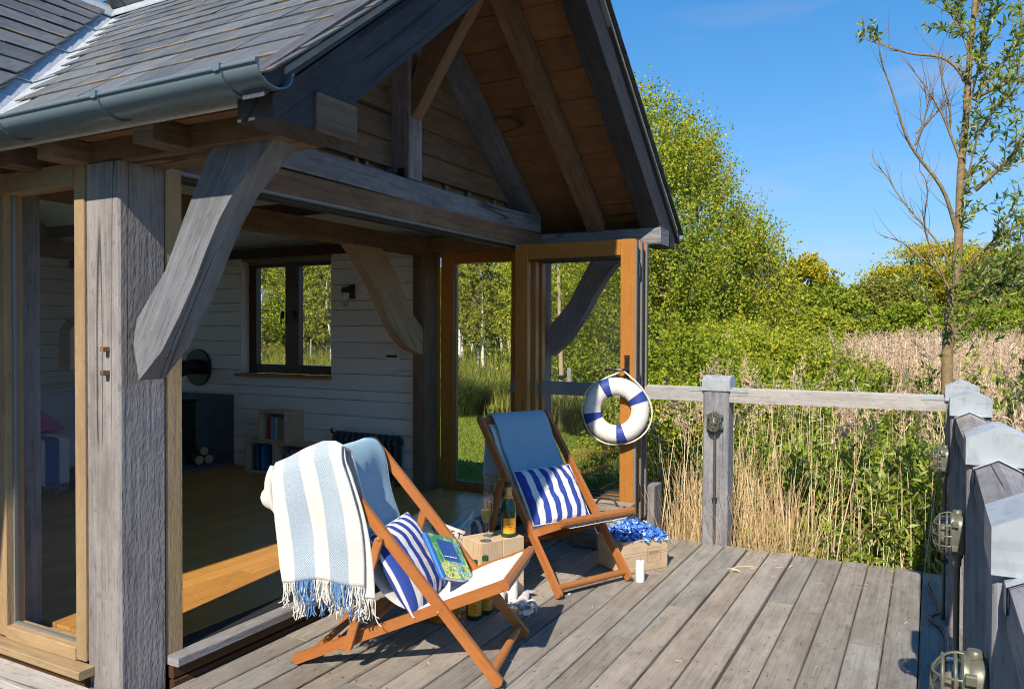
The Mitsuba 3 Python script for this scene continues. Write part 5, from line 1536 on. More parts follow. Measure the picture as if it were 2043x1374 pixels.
# ------------------------------------------------------------------ book leaning on the front cushion
def book_c(p, n, uv):
    # painted meadow: patches of green, yellow and blue, with a plain blue title panel
    b = fbm(uv.x * 9, uv.y * 7, 0); c = noise(uv.x * 38, uv.y * 34, 3); d = noise(uv.x * 16, uv.y * 22, 8)
    g = mix(mi.Color3f(.05, .28, .12), mi.Color3f(.42, .55, .08), smoothstep(.35, .65, b))
    g = mix(g, mi.Color3f(.62, .62, .10), smoothstep(.45, .3, uv.y) * smoothstep(.4, .6, d))
    g = mix(g, mi.Color3f(.10, .35, .60), smoothstep(.62, .75, d) * smoothstep(.4, .6, uv.x))
    g = mix(g, mi.Color3f(.62, .58, .60), smoothstep(.70, .80, c) * smoothstep(.42, .30, uv.y))
    g = mix(g, mi.Color3f(.10, .12, .16), smoothstep(.80, .86, noise(uv.x * 52, uv.y * 50, 5)) * smoothstep(.40, .3, uv.y))
    pan = smoothstep(.215, .22, uv.x) * (1 - smoothstep(.78, .785, uv.x)) * smoothstep(.40, .405, uv.y) * (1 - smoothstep(.885, .89, uv.y))
    return mix(g * (.8 + .4 * c), mi.Color3f(.012, .075, .30), pan)
scene['book_cover'] = princ(proc(book_c), .3, .5)
scene['book_blue'] = princ((.015, .12, .42), .3, .5)
scene['paper'] = princ((.62, .61, .58), .8, .2)
scene['ink_white'] = princ((.82, .84, .86), .6, .3)
BK = thing('book', 'blue hardback book with a painted green cover leaning against the front cushion', 'book')
bl, br_, tl = (V(*LA(.672, .165, .402)), V(*LA(.752, .385, .318)), V(*LA(.540, .262, .572)))
ex = unit(br_ - bl); ey = tl - bl; ey = unit(ey - ex * (ey @ ex)); ez = np.cross(ex, ey)
if (ez @ unit(EYE - bl)) < 0: ez = -ez
bw, bh, bt = .247, .238, .026
def bkbox(x, y, z):
    m = aboxm(x, y, z, None, 'x', .001)
    return place(m, bl, ex, ey, ez)
put_m('pages', bkbox((.004, bw - .004), (.004, bh - .004), (-bt + .003, -.003)), 'paper', BK, label='white page block')
def cover(z0, z1):
    v = np.array([(0, 0, z1), (bw, 0, z1), (bw, bh, z1), (0, bh, z1)]); 
    m = aboxm((0, bw), (0, bh), (z0, z1 - .0004), None, 'x', .0005)
    return place(m, bl, ex, ey, ez)
put_m('back_cover', cover(-bt, -bt + .003), 'book_blue', BK)
put_m('front_cover', cover(-.003, 0), 'book_blue', BK)
v = np.array([(.012, .0005, .0002), (bw - .0005, .0005, .0002), (bw - .0005, bh - .0005, .0002), (.012, bh - .0005, .0002)])
put_m('cover_picture', place((v, np.array([[0, 1, 2], [0, 2, 3]]), np.array([(0, 0), (1, 0), (1, 1), (0, 1)], float)), bl, ex, ey, ez), 'book_cover', BK)
sp = [(0, -bt), (-.006, -bt * .85), (-.009, -bt * .5), (-.006, -bt * .15), (0, 0), (.004, -.003), (.004, -bt + .003)]
m = prismm(sp, 1, 0, bh)
put_m('spine', place((np.stack([m[0][:, 0], m[0][:, 1], m[0][:, 2]], 1), m[1], m[2]), bl, ex, ey, ez), 'book_blue', BK)
for k, (x, w) in enumerate([(.075, .032), (.113, .05)]):
    pass
t = meshkit.text_mesh('Summer', .010, .0006)
# small white title words, too small to read in the photograph: short strokes of the same length
for x0, x1 in ((.074, .112), (.118, .170)):
    xs = x0
    while xs < x1:
        w = r.uniform(.002, .004)
        put_m('title_mark', bkbox((xs, xs + w), (.118, .118 + r.uniform(.0025, .0045)), (.0003, .0008)), 'ink_white', BK); xs += w + .0016
# ------------------------------------------------------------------ upright crate with bottle and glasses
CX, CY, CH = V(.898, -.44, 0), V(.44, .898, 0), .349
CO = V(3.639, 2.136, 0)
CR = thing('crate', 'upright pale pine crate used as a table between the deck chairs', 'crate')
def cbox(name, x, y, z, parent, O, ux, uy, species=7, grain='x', bsdf='wood_paint', c=.002, **kw):
    m = aboxm(x, y, z, species, grain, c)
    return put_m(name, place(m, O, ux, uy, V(0, 0, 1)), bsdf, parent, **kw)
cw, cd, tk = .290, .195, .012
for i in range(2):
    cbox('front_board', (i * cw / 2 + .0008, (i + 1) * cw / 2 - .0008), (0, tk), (0, CH), CR, CO, CX, CY, grain='z')
    cbox('back_board', (i * cw / 2, (i + 1) * cw / 2 - .001), (cd - tk, cd), (0, CH), CR, CO, CX, CY, grain='z')
cbox('side_board', (0, tk), (tk + .0005, cd - tk - .0005), (0, CH), CR, CO, CX, CY, grain='z')
cbox('side_board', (cw - tk, cw), (tk + .0005, cd - tk - .0005), (0, CH), CR, CO, CX, CY, grain='z')
cbox('top_board', (tk + .001, cw - tk - .001), (tk + .001, cd - tk - .001), (CH - tk, CH - .001), CR, CO, CX, CY, grain='x')
# bottles
scene['bottle_glass'] = {'type': 'principled', 'base_color': rgb(.012, .045, .016), 'roughness': .06, 'specular': .55, 'clearcoat': .8, 'clearcoat_gloss': .95}
scene['foil_gold'] = princ((.66, .42, .12), .32, .5, metallic=.6)
scene['label_orange'] = princ((.86, .36, .025), .5, .4)
scene['foil_green'] = princ((.015, .06, .018), .25, .5, clearcoat=.5)
scene['ink_dark'] = princ((.10, .06, .03), .6, .3)
def band(r0, z0, z1, a0, a1, c, n=18):
    a = np.linspace(a0, a1, n)
    v = np.array([(r0 * math.cos(x), r0 * math.sin(x), z) for z in (z0, z1) for x in a]) + np.asarray(c)
    k = np.arange(n - 1)
    return v, np.vstack([np.stack([k, k + 1, k + n + 1], 1), np.stack([k, k + n + 1, k + n], 1)]), np.zeros((2 * n, 2))
def champagne(c, label, foil, face, sealed=True, sc=1.0):
    c = V(*c)
    B = thing('champagne_bottle', label, 'bottle', None)
    S_ = sc
    put_m('glass', lathe([(0, .0), (.036, 0), (.0425, .004), (.044, .012), (.044, .135), (.0425, .155), (.036, .185), (.026, .212), (.0185, .238), (.0160, .262), (.0155, .285), (0, .285)], c, 36), 'bottle_glass', B, smooth=40)
    put_m('foil', lathe([(.0215, .228), (.0178, .246), (.0168, .266), (.0164, .278), (.0164, .2785)], c, 28), 'foil_gold' , B, smooth=40, label='golden foil collar')
    put_m('neck_band', lathe([(.0262, .2135), (.0226, .2262), (.0218, .2262), (.0255, .2135)], c, 28), 'label_orange', B, smooth=40)
    if sealed:
        put_m('cork_cap', lathe([(.0172, .277), (.0185, .286), (.0178, .302), (.0150, .307), (0, .308)], c, 24), 'foil_dark', B, smooth=40)
    else:
        put_m('rim', lathe([(.0172, .277), (.0178, .290), (.0165, .300), (.013, .302), (.012, .296), (0, .296)], c, 24), 'foil_green', B, smooth=40)
    a = math.atan2(*(EYE - c)[1::-1]) + face
    put_m('label', band(.0446, .022, .108, a - .92, a + .92, c), 'label_orange', B, smooth=True, label='orange front label')
    rr = np.random.default_rng(3)
    ms = []
    for zz, w in ((.072, .40), (.058, .26), (.044, .18)):
        x = -w
        while x < w:
            d = rr.uniform(.03, .06)
            ms.append(band(.0449, zz, zz + .0045, a + x, a + x + d, c, 4)); x += d + .022
    put_m('print', join(ms), 'ink_dark', B, label='small dark print on the label')
scene['foil_dark'] = princ((.012, .03, .014), .3, .5)
champagne((3.866, 2.092, CH + .0005), 'champagne bottle with orange label standing on the upright crate', 'g', .25)
champagne((3.500, 2.095, .003), 'opened champagne bottle on the deck under the front chair, the nearer of the pair', 'g', .05, False)
champagne((3.596, 2.085, .003), 'opened champagne bottle on the deck under the front chair, beside the pale crate', 'g', .05, False)
scene['wine'] = {'type': 'dielectric', 'int_ior': 1.33, 'specular_transmittance': rgb(.98, .86, .42)}
scene['glass_rim'] = {'type': 'principled', 'base_color': rgb(.95, .97, .96), 'roughness': .03, 'spec_trans': .92, 'eta': 1.2}
def flute(c, label, fill):
    c = V(*c)
    Fk = thing('champagne_flute', label, 'glass', 'champagne flutes on the crate')
    prof_o = [(0, .0), (.031, .0), (.032, .0015), (.020, .004), (.006, .010), (.0042, .03), (.0042, .085), (.007, .095), (.016, .112), (.023, .135), (.0262, .165), (.0262, .20), (.0240, .238)]
    prof_i = [(.0232, .238), (.0252, .20), (.0252, .165), (.022, .136), (.015, .114), (.006, .1), (0, .098)]
    put_m('bowl', lathe(prof_o[5:], c, 28), 'glass', Fk, smooth=40)
    put_m('foot', lathe(prof_o[:6] + [(0, .03)], c, 28), 'glass_rim', Fk, smooth=40)
    put_m('rim', tube(np.array([(.0240 * math.cos(a), .0240 * math.sin(a), .238) for a in np.linspace(0, 2 * np.pi, 33)]) + c, .0007, 5, False), 'glass_rim', Fk)
    zt = fill
    ri = lambda z: np.interp(z, [.099, .114, .136, .165, .20, .238], [.003, .0142, .0212, .0244, .0244, .0224])
    pf = [(0, .1)] + [(ri(z), z) for z in np.linspace(.101, zt, 8)] + [(0, zt)]
    put_m('wine', lathe(pf, c, 24), 'wine', Fk, smooth=40, label='pale golden wine')
flute((3.712, 2.150, CH + .0008), 'champagne flute nearer the front, standing on the upright crate', .172)
flute((3.812, 2.190, CH + .0008), 'champagne flute standing behind the other on the upright crate', .190)

# candles
scene['wax'] = princ((.72, .71, .67), .45, .4)
scene['wick'] = princ((.05, .045, .04), .9, .1)
def candle(c, rr_, h, label):
    K = thing('candle', label, 'candle')
    put_m('wax', lathe([(0, 0), (rr_ - .002, 0), (rr_, .002), (rr_, h - .004), (rr_ - .003, h), (rr_ - .006, h - .001), (0, h - .004)], c, 30), 'wax', K, smooth=40)
    put_m('wick', tube([V(*c) + V(0, 0, h - .005), V(*c) + V(.002, 0, h + .006), V(*c) + V(.005, .001, h + .011)], .0012, 5), 'wick', K)
candle((3.775, 2.02, .002), .032, .155, 'white pillar candle beside the lobster ornament')
candle((3.688, 2.045, .002), .027, .105, 'shorter white candle half hidden by the front chair')
candle((4.489, 1.527, .002), .0265, .125, 'white candle standing alone in front of the flower box')

# ------------------------------------------------------------------ wine box full of blue flowers
BX = thing('wine_box', 'pale wooden wine box with a printed frame, filled with blue flowers', 'box')
bo = V(4.559, 1.660, .002); bu = unit(V(.293, -.190, 0)); bv = unit(V(.190, .293, 0))
L_, D_, H_, tk = .349, .276, .200, .011
for i in range(2):
    z0, z1 = i * H_ / 2 + .0006, (i + 1) * H_ / 2 - .0006
    cbox('front_board', (0, L_), (0, tk), (z0, z1), BX, bo, bu, bv, grain='x')
    cbox('back_board', (0, L_), (D_ - tk, D_), (z0, z1), BX, bo, bu, bv, grain='x')
    cbox('side_board', (0, tk), (tk + .0005, D_ - tk - .0005), (z0, z1), BX, bo, bu, bv, grain='y')
    cbox('side_board', (L_ - tk, L_), (tk + .0005, D_ - tk - .0005), (z0, z1), BX, bo, bu, bv, grain='y')
cbox('base_board', (tk, L_ - tk), (tk, D_ - tk), (.002, .012), BX, bo, bu, bv)
scene['burnt'] = princ((.20, .105, .055), .8, .2)
fr0, fr1, fz0, fz1 = .185, .292, .050, .140
for x, z in (((fr0, fr1), (fz0, fz0 + .0024)), ((fr0, fr1), (fz1 - .0024, fz1)), ((fr0, fr0 + .0024), (fz0, fz1)), ((fr1 - .0024, fr1), (fz0, fz1))):
    m = aboxm(x, (-.0008, .0002), z, None, 'x', 0)
    put_m('printed_line', place(m, bo, bu, bv, V(0, 0, 1)), 'burnt', BX)
tm = meshkit.text_mesh('TRAPICHE', .0135, .0008, True)
tw = np.ptp(tm.vertices[:, 0]); sc = .086 / tw
P = np.array(tm.vertices) * [sc, 1, 1]
put_m('lettering', (bo + bu * (.196 + P[:, :1]) + V(0, 0, 1) * (.103 + P[:, 1:2]) - bv * (P[:, 2:] + .0002), np.array(tm.faces)), 'burnt', BX, label='TRAPICHE in burnt brown capitals')
xs = .204
while xs < .272:
    w = r.uniform(.003, .006)
    put_m('printed_mark', place(aboxm((xs, xs + w), (-.0008, .0002), (.090, .0935), None, 'x', 0), bo, bu, bv, V(0, 0, 1)), 'burnt', BX); xs += w + .0022
put_m('printed_line', place(aboxm((.215, .262), (-.0008, .0002), (.074, .0755), None, 'x', 0), bo, bu, bv, V(0, 0, 1)), 'burnt', BX)
put_m('knot', place(lathe([(.009, 0), (.006, .0006), (0, .0007)], (0, 0, 0), 12), bo + bu * .318 + V(0, 0, .172), bu, V(0, 0, .55), -bv), 'burnt', BX)
rr = np.random.default_rng(88)
n = 760
a, b = rr.random(n), rr.random(n)
a = .02 + .96 * a; b = .03 + .94 * b
hgt = .175 + .085 * (np.sin(np.pi * a) ** .7) * (np.sin(np.pi * b) ** .6) * (.75 + .5 * rr.random(n)) + .012 * rr.normal(size=n)
spill = (rr.random(n) < .10)
a = np.where(spill, rr.uniform(.45, .98, n), a); b = np.where(spill, rr.uniform(-.035, .05, n), b); hgt = np.where(spill, rr.uniform(.185, .235, n), hgt)
cen = bo + bu * (a * L_)[:, None] + bv * (b * D_)[:, None] + V(0, 0, 1) * hgt[:, None]
fl = []
nor = unit(V(0, 0, 1)) + rr.normal(size=(n, 3)) * .55
BLUE = [(.035, .14, .62), (.06, .22, .75), (.17, .40, .82), (.36, .56, .85), (.52, .66, .86), (.02, .10, .50)]
base = palette(rr, n, BLUE, .15)
for k in range(4):
    nn_ = nor / np.linalg.norm(nor, axis=1, keepdims=True)
    e = np.cross(nn_, V(.3, .9, .2)); e /= np.linalg.norm(e, axis=1, keepdims=True); f2 = np.cross(nn_, e)
    ang = k * np.pi / 2 + rr.random(1) * 0 + rr.normal(size=n) * .12
    d = e * np.cos(ang)[:, None] + f2 * np.sin(ang)[:, None] + nn_ * .12
    sdir = np.cross(nn_, d)
    L2 = rr.uniform(.013, .019, n)[:, None]
    v = np.stack([cen, cen + d * L2 * .6 + sdir * L2 * .62, cen + d * L2 * 1.05, cen + d * L2 * .6 - sdir * L2 * .62], 1).reshape(-1, 3)
    kk = np.arange(n)[:, None] * 4
    fl.append((v, np.concatenate([kk + [0, 1, 2], kk + [0, 2, 3]], 1).reshape(-1, 3), np.repeat(np.clip(base * (.9 + .2 * rr.random((n, 1))), 0, .95), 4, 0)))
put_leaf('flowers', joinc(fl), bsdf='vcol', kind='stuff', label='heap of small blue hydrangea flowers in the wine box', cat='flowers')

# ------------------------------------------------------------------ weathered chest by the doors
CS = thing('wooden_chest', 'small weathered wooden chest with an iron handle behind the rear chair', 'chest')
for i, (z0, z1) in enumerate(((.004, .10), (.102, .20), (.202, .272))):
    abox('front_board', (5.0, 5.018), (1.82, 2.20), (z0, z1), 13, CS, grain='y')
    abox('side_board', (5.0185, 5.20), (1.82, 1.838), (z0, z1), 13, CS)
    abox('side_board', (5.0185, 5.20), (2.182, 2.20), (z0, z1), 13, CS)
abox('back_board', (5.20, 5.215), (1.82, 2.20), (.004, .272), 13, CS, grain='y')
abox('lid', (4.994, 5.105), (1.812, 2.208), (.2735, .303), 13, CS, grain='y', c=.004)
abox('lid', (5.108, 5.222), (1.812, 2.208), (.2735, .303), 13, CS, grain='y', c=.004)
hp = smooth_path([(5.06, 2.10, .306), (5.06, 2.045, .309), (5.06, 2.02, .340), (5.06, 1.965, .352), (5.06, 1.91, .340), (5.06, 1.885, .309), (5.06, 1.83, .306)], 26)
put_m('handle', tube(hp, .0075, 8), 'iron', CS, smooth=60)

# ------------------------------------------------------------------ lifebuoy on the door handle
LBY = thing('lifebuoy', 'white and navy lifebuoy with a rope hanging from the door handle', 'lifebuoy')
bc = V(5.262, 1.977, .943)
ax = unit(V(-1, -.28, .06)); uu = unit(np.cross(V(0, 0, 1), ax)); vv_ = np.cross(ax, uu)   # uu points right in the picture (towards -y)
R0, r0 = .170, .064
def tor(a0, a1, n, Rt=r0, grow=0.0, m=22):
    a = np.linspace(a0, a1, n); b = np.linspace(0, 2 * np.pi, m, endpoint=False)
    A, B = np.meshgrid(a, b, indexing='ij')
    rad = R0 + (Rt + grow) * np.cos(B) * 1.0
    P = bc + (rad * np.cos(A))[..., None] * uu + (rad * np.sin(A))[..., None] * vv_ + ((Rt * .86 + grow) * np.sin(B))[..., None] * ax
    i, j = np.meshgrid(np.arange(n - 1), np.arange(m), indexing='ij')
    q = np.stack([i * m + j, (i + 1) * m + j, (i + 1) * m + (j + 1) % m, i * m + (j + 1) % m], -1).reshape(-1, 4)
    return P.reshape(-1, 3), np.vstack([q[:, [0, 1, 2]], q[:, [0, 2, 3]]]), np.zeros((n * m, 2))
def buoy_c(p, n, uv):
    d = fbm(p.x * 22, p.y * 22, p.z * 22)
    return mix(mi.Color3f(.66, .65, .62), mi.Color3f(.50, .465, .40), smoothstep(.52, .75, d) * .6)
scene['buoy_white'] = princ(proc(buoy_c), .5, .4)
scene['buoy_navy'] = princ((.022, .05, .27), .55, .4)
scene['rope'] = princ((.60, .57, .51), .9, .2)
put_m('ring', tor(0, 2 * np.pi, 97), 'buoy_white', LBY, smooth=True, label='white padded ring')
sgn = 1 if uu @ V(0, -1, 0) > 0 else -1
for deg in (113, 28, -78, 197):
    a = math.radians(deg if sgn > 0 else 180 - deg)
    put_m('band', tor(a - .165, a + .165, 10, grow=.0022), 'buoy_navy', LBY, smooth=True, label='navy blue band')
angs = [113, 28, -78, -163, -247]
for i in range(4):
    A0, A1 = angs[i], angs[i + 1]
    pts = []
    for t in np.linspace(0, 1, 22):
        a = math.radians(A0 + (A1 - A0) * t); a = a if sgn > 0 else math.pi - a
        bulge = r0 + .004 + (.004 + .016 * math.sin(math.pi * t) if i == 1 else .010 * math.sin(math.pi * t))
        P = bc + (R0 + bulge) * (math.cos(a) * uu + math.sin(a) * vv_)
        if i == 0:
            up_ = math.exp(-((t - .45) / .22) ** 2)
            hook = V(5.275, 1.945, 1.245)
            P = P * (1 - up_ * .85) + hook * up_ * .85
        pts.append(P)
    put_m('rope', tube(smooth_path(pts, 40), .0062, 8), 'rope', LBY, smooth=60, label='cream grab rope')

# ------------------------------------------------------------------ lobster ornament
LO = thing('lobster_ornament', 'white enamelled metal lobster ornament lying beside the candle', 'ornament')
scene['enamel'] = princ((.62, .63, .65), .3, .5, metallic=.35, clearcoat=.4)
lo, lt = V(3.655, 1.905, .045), V(3.935, 2.005, .03)
ld = unit(lt - lo); lsd = unit(np.cross(V(0, 0, 1), ld)); lup = np.cross(ld, lsd)
def ell(c, a, b, h, n=10):
    s = trimesh.creation.icosphere(2)
    v = np.array(s.vertices)
    return c + v[:, :1] * a * ld + v[:, 1:2] * b * lsd + v[:, 2:] * h * lup, np.array(s.faces), np.zeros((len(v), 2))
put_m('shell', ell(lo + ld * .055, .062, .030, .026), 'enamel', LO, smooth=60)
for i in range(6):
    c = lo + ld * (.115 + i * .024)
    put_m('segment', ell(c, .0165, .031 - .0022 * i, .024 - .0015 * i), 'enamel', LO, smooth=60)
for k in range(5):
    a = (k - 2) * .42
    d = ld * math.cos(a) + lsd * math.sin(a)
    c = lo + ld * .262 + d * .030
    s = trimesh.creation.icosphere(2); v = np.array(s.vertices)
    e2_ = np.cross(lup, d)
    put_m('tail_fin', (c + v[:, :1] * .032 * d + v[:, 1:2] * .013 * e2_ + v[:, 2:] * .0035 * lup, np.array(s.faces)), 'enamel', LO, smooth=60)
for sg in (-1, 1):
    arm = smooth_path([lo + ld * .03 + lsd * sg * .025, lo - ld * .01 + lsd * sg * .065 + lup * .006, lo - ld * .055 + lsd * sg * .066], 10)
    put_m('arm', tube(arm, .0065, 8), 'enamel', LO, smooth=60)
    for q, (l, w, off) in enumerate(((.052, .017, .010), (.045, .009, -.012))):
        d = unit(-ld * 1.0 - lsd * sg * (.35 if q == 0 else .75))
        c = lo - ld * .058 + lsd * sg * (.066 + off * .6) + d * l * .8
        s = trimesh.creation.icosphere(2); v = np.array(s.vertices)
        put_m('claw', (c + v[:, :1] * l * d + v[:, 1:2] * w * np.cross(lup, d) + v[:, 2:] * .0075 * lup, np.array(s.faces)), 'enamel', LO, smooth=60)
    for j in range(4):
        st = lo + ld * (.045 + j * .017) + lsd * sg * .024
        leg = smooth_path([st, st + lsd * sg * .03 + lup * .012, st + lsd * sg * .058 + ld * (j - 1.5) * .01 - V(0, 0, .040)], 10)
        put_m('leg', tube(leg, np.linspace(.0038, .002, 10), 6), 'enamel', LO, smooth=60)
    an = smooth_path([lo + lsd * sg * .010 + lup * .01, lo - ld * .035 + lsd * sg * .018 + lup * .014, lo - ld * .055 + lsd * sg * .045 - lup * .02, lo - ld * .045 + lsd * sg * .062 - lup * .038], 18)
    put_m('antenna', tube(an, np.linspace(.0036, .0026, 18), 6), 'enamel', LO, smooth=60)

# ------------------------------------------------------------------ canvas bag, newspapers, orange cooler behind the front chair
BG = thing('canvas_bag', 'cream canvas tote bag with a navy lining on the deck behind the front chair', 'bag')
def bag(u, v):
    a = u * 2 * np.pi; e = .55
    x = np.sign(np.cos(a)) * np.abs(np.cos(a)) ** e * (.205 - .02 * v + .015 * np.sin(3 * a) * v)
    y = np.sign(np.sin(a)) * np.abs(np.sin(a)) ** e * (.085 - .02 * v + .022 * np.sin(2 * a + 1) * v)
    z = .004 + v * (.345 + .035 * np.cos(2 * a + .6) * v)
    flop = np.clip((v - .75) / .25, 0, 1) * np.clip(np.cos(a), 0, 1)
    x = x + .05 * flop ** 2; z = z + .02 * flop
    c = V(3.905, 2.54, 0)
    return c + x[..., None] * V(.98, -.2, 0) + y[..., None] * V(.2, .98, 0) + z[..., None] * V(0, 0, 1)
m = grid(bag, 61, 22, .003)
put_m('body', (m[0], m[1], m[2] * [1.2, .4]), 'canvas', BG, smooth=True)
put_m('base', lathe([(0, .002), (.19, .002), (.20, .006), (0, .01)], (0, 0, 0), 24)[:2] and place(lathe([(0, .002), (.19, .002), (.19, .01), (0, .01)], (0, 0, 0), 24), V(3.905, 2.54, 0), V(.98, -.2, 0), V(.08, .39, 0), V(0, 0, 1)), 'canvas', BG)
for off, hgt in ((-.07, .30),):
    hp = smooth_path([V(3.905, 2.54, 0) + V(.98, -.2, 0) * s + V(.2, .98, 0) * off + V(0, 0, 1) * z for s, z in ((.10, .30), (.13, .345), (.18, .36), (.225, .31), (.245, .22), (.24, .10))], 26)
    def strap(u, v, hp=hp):
        i = u * 25
        c = np.stack([np.interp(i, np.arange(26), hp[:, a]) for a in range(3)], -1)
        return c + ((v - .5) * .032)[..., None] * V(.2, .98, 0)
    mm = grid(strap, 26, 4, .003)
    put_m('handle', mm, 'canvas', BG, smooth=True, label='webbing handle')
def news_c(p, n, uv):
    col = uv.x * 9; cx = col - dr.floor(col)
    lin = uv.y * 60; ly = lin - dr.floor(lin)
    ink = smoothstep(.3, .5, ly) * smoothstep(.08, .12, cx) * (1 - smoothstep(.88, .92, cx)) * smoothstep(.35, .5, noise(uv.x * 160, dr.floor(lin) * 3, 0)) * (1 - smoothstep(.60, .62, uv.y))
    return mix(mi.Color3f(.66, .62, .54), mi.Color3f(.12, .11, .10), ink * .75)
scene['newsprint'] = princ(proc(news_c), .9, .15)
def newspaper(o, ex, ey, w, h, label, word, roll):
    ex, ey = unit(ex), unit(ey); ez = np.cross(ex, ey)
    N = thing('newspaper', label, 'newspaper')
    def f(u, v):
        a = (u - .5) * w
        return V(*o) + a[..., None] * ex + (v * h)[..., None] * ey - (roll * (a / w * 2) ** 2)[..., None] * ez
    m = grid(f, 20, 10, .012)
    put_m('pages', m, 'newsprint', N, smooth=True)
    tm = meshkit.text_mesh(word, .034, .001, True)
    P = np.array(tm.vertices); x0 = P[:, 0] - np.ptp(P[:, 0]) / 2
    Q = V(*o) + x0[:, None] * ex + (h * .80 - .034 + P[:, 1:2]) * ey + (.0072 + P[:, 2:] - roll * (x0[:, None] / w * 2) ** 2) * ez
    put_m('headline', (Q, np.array(tm.faces)), 'ink_black', N, label='headline letters ' + word)
scene['ink_black'] = princ((.02, .02, .02), .7, .2)
newspaper((3.73, 2.60, .335), (.28, -.53, -.80), (.38, -.70, .60), .20, .13, 'folded newspaper with a black headline standing up out of the bag', 'THE', .01)
newspaper((3.83, 2.46, .26), (.45, -.82, -.35), (.30, -.05, .95), .15, .10, 'second newspaper rolled in the bag, in front of the other', 'THE TI', .03)
OC = thing('orange_cooler', 'orange round cooler on the deck under the front chair', 'cooler')
scene['orange_leather'] = princ((.55, .20, .025), .4, .4)
put_m('body', lathe([(0, .006), (.062, .006), (.074, .014), (.078, .06), (.082, .15), (.076, .16), (0, .155)], (3.415, 2.225, 0), 30), 'orange_leather', OC, smooth=40)
put_m('base_ring', lathe([(.060, .0), (.082, .0), (.084, .010), (.076, .016), (.060, .010)], (3.415, 2.225, 0.003), 30), 'orange_leather', OC, smooth=40)
put_m('peel_fleck', aboxm((4.06, 4.085), (1.80, 1.812), (.002, .006)), 'paper', None, label='pale scrap of reed lying on the boards by the lobster', cat='scrap')
# scraps of reed and petals on the boards
rr = np.random.default_rng(61)
ms = []
for _ in range(46):
    x, y = (rr.uniform(4.9, 5.45), rr.uniform(.1, 1.3)) if rr.random() < .45 else (rr.uniform(2.6, 5.3), rr.uniform(.1, 2.4))
    a = rr.random() * 6.3; l = rr.uniform(.01, .05)
    p = V(x, y, .004); d = V(math.cos(a), math.sin(a), 0)
    ms.append(tube(smooth_path([p, p + d * l * .5 + V(0, 0, rr.uniform(0, .006)), p + d * l], 5), rr.uniform(.0008, .0018), 4))
for p0, a, l, w in (((4.98, 1.12, .006), -1.9, .10, .010), ((4.93, 1.10, .008), -1.2, .07, .008), ((5.02, 1.10, .006), -1.1, .18, .005), ((5.18, .78, .006), -.4, .06, .006)):
    p = V(*p0); d = V(math.cos(a), math.sin(a), 0)
    ms.append(tube(smooth_path([p, p + d * l * .5 + V(0, 0, .012), p + d * l], 8), np.sin(np.linspace(.4, 2.9, 8)) * w * .5, 5))
put('reed_scraps', mikit.ply(join(ms)[:2], 'dry_straw'), kind='stuff', label='dry reed scraps and chips scattered over the boards', cat='debris')
scene['dry_straw'] = princ((.60, .50, .34), .9, .2)
# ------------------------------------------------------------------ things inside the cabin
# stove corner
SP = sub('slate_panel', CAB, 'dark slate panel behind the stove')
scene['slate_dark'] = princ(proc(lambda p, n, uv: mi.Color3f(.105, .115, .13) * (.6 + .8 * fbm(p.x * 12, p.y * 9, p.z * 9))), .6, .4)
put_m('panel', aboxm((5.682, 5.699), (6.285, 8.3), (FL, .845)), 'slate_dark', SP)
put_m('hearth', aboxm((4.7, 5.68), (6.30, 8.0), (FL + .001, FL + .028)), 'slate_dark', CAB, label='slate hearth slab')
ST = thing('wood_stove', 'black wood burning stove with its flue turned into the wall', 'stove')
put_m('body', aboxm((5.02, 5.42), (6.52, 6.98), (FL + .14, .79), None, 'x', .012), 'black_metal', ST)
put_m('top_plate', aboxm((5.0, 5.44), (6.50, 7.0), (.791, .812), None, 'x', .006), 'black_metal', ST)
put_m('door', aboxm((5.005, 5.019), (6.57, 6.93), (.36, .74), None, 'x', .004), 'iron', ST)
for x in (5.06, 5.36):
    for y in (6.56, 6.92):
        put_m('leg', aboxm((x, x + .04), (y, y + .04), (FL + .028, FL + .139), None, 'z'), 'black_metal', ST)
put_m('flue', tube(smooth_path([(5.24, 6.80, .80), (5.25, 6.80, .93), (5.34, 6.80, 1.03), (5.50, 6.80, 1.11), (5.69, 6.80, 1.115)], 24), .078, 18), 'black_metal', ST, smooth=60)
put_m('rosette', tube([(5.672, 6.80, 1.115), (5.685, 6.80, 1.115), (5.697, 6.80, 1.115)], [.19, .195, .195], 36), 'black_metal', ST, smooth=50, label='round black wall rosette')
# logs
def log(p, d, L, R, label):
    d = unit(d); p = V(*p)
    K = thing('log', label, 'log', None)
    q = [p, p + d * L / 2, p + d * L]
    put_m('bark', tube(q, R, 12, False), 'bark', K, smooth=60)
    put_m('cut_end', place(lathe([(R * .96, 0), (0, .001)], (0, 0, 0), 12), p, unit(np.cross(d, V(0, 0, 1))), V(0, 0, 1), -d), 'log_end', K)
scene['log_end'] = princ((.48, .34, .19), .9, .1)
log((5.40, 6.44, FL + .075), (.4, 1, 0), .26, .045, 'cut log at the bottom of the small stack by the slate panel')
log((5.50, 6.42, FL + .075), (.3, 1, 0), .26, .047, 'cut log at the bottom right of the small stack by the slate panel')
log((5.45, 6.43, FL + .160), (.35, 1, 0), .25, .043, 'cut log on top of the small stack by the slate panel')
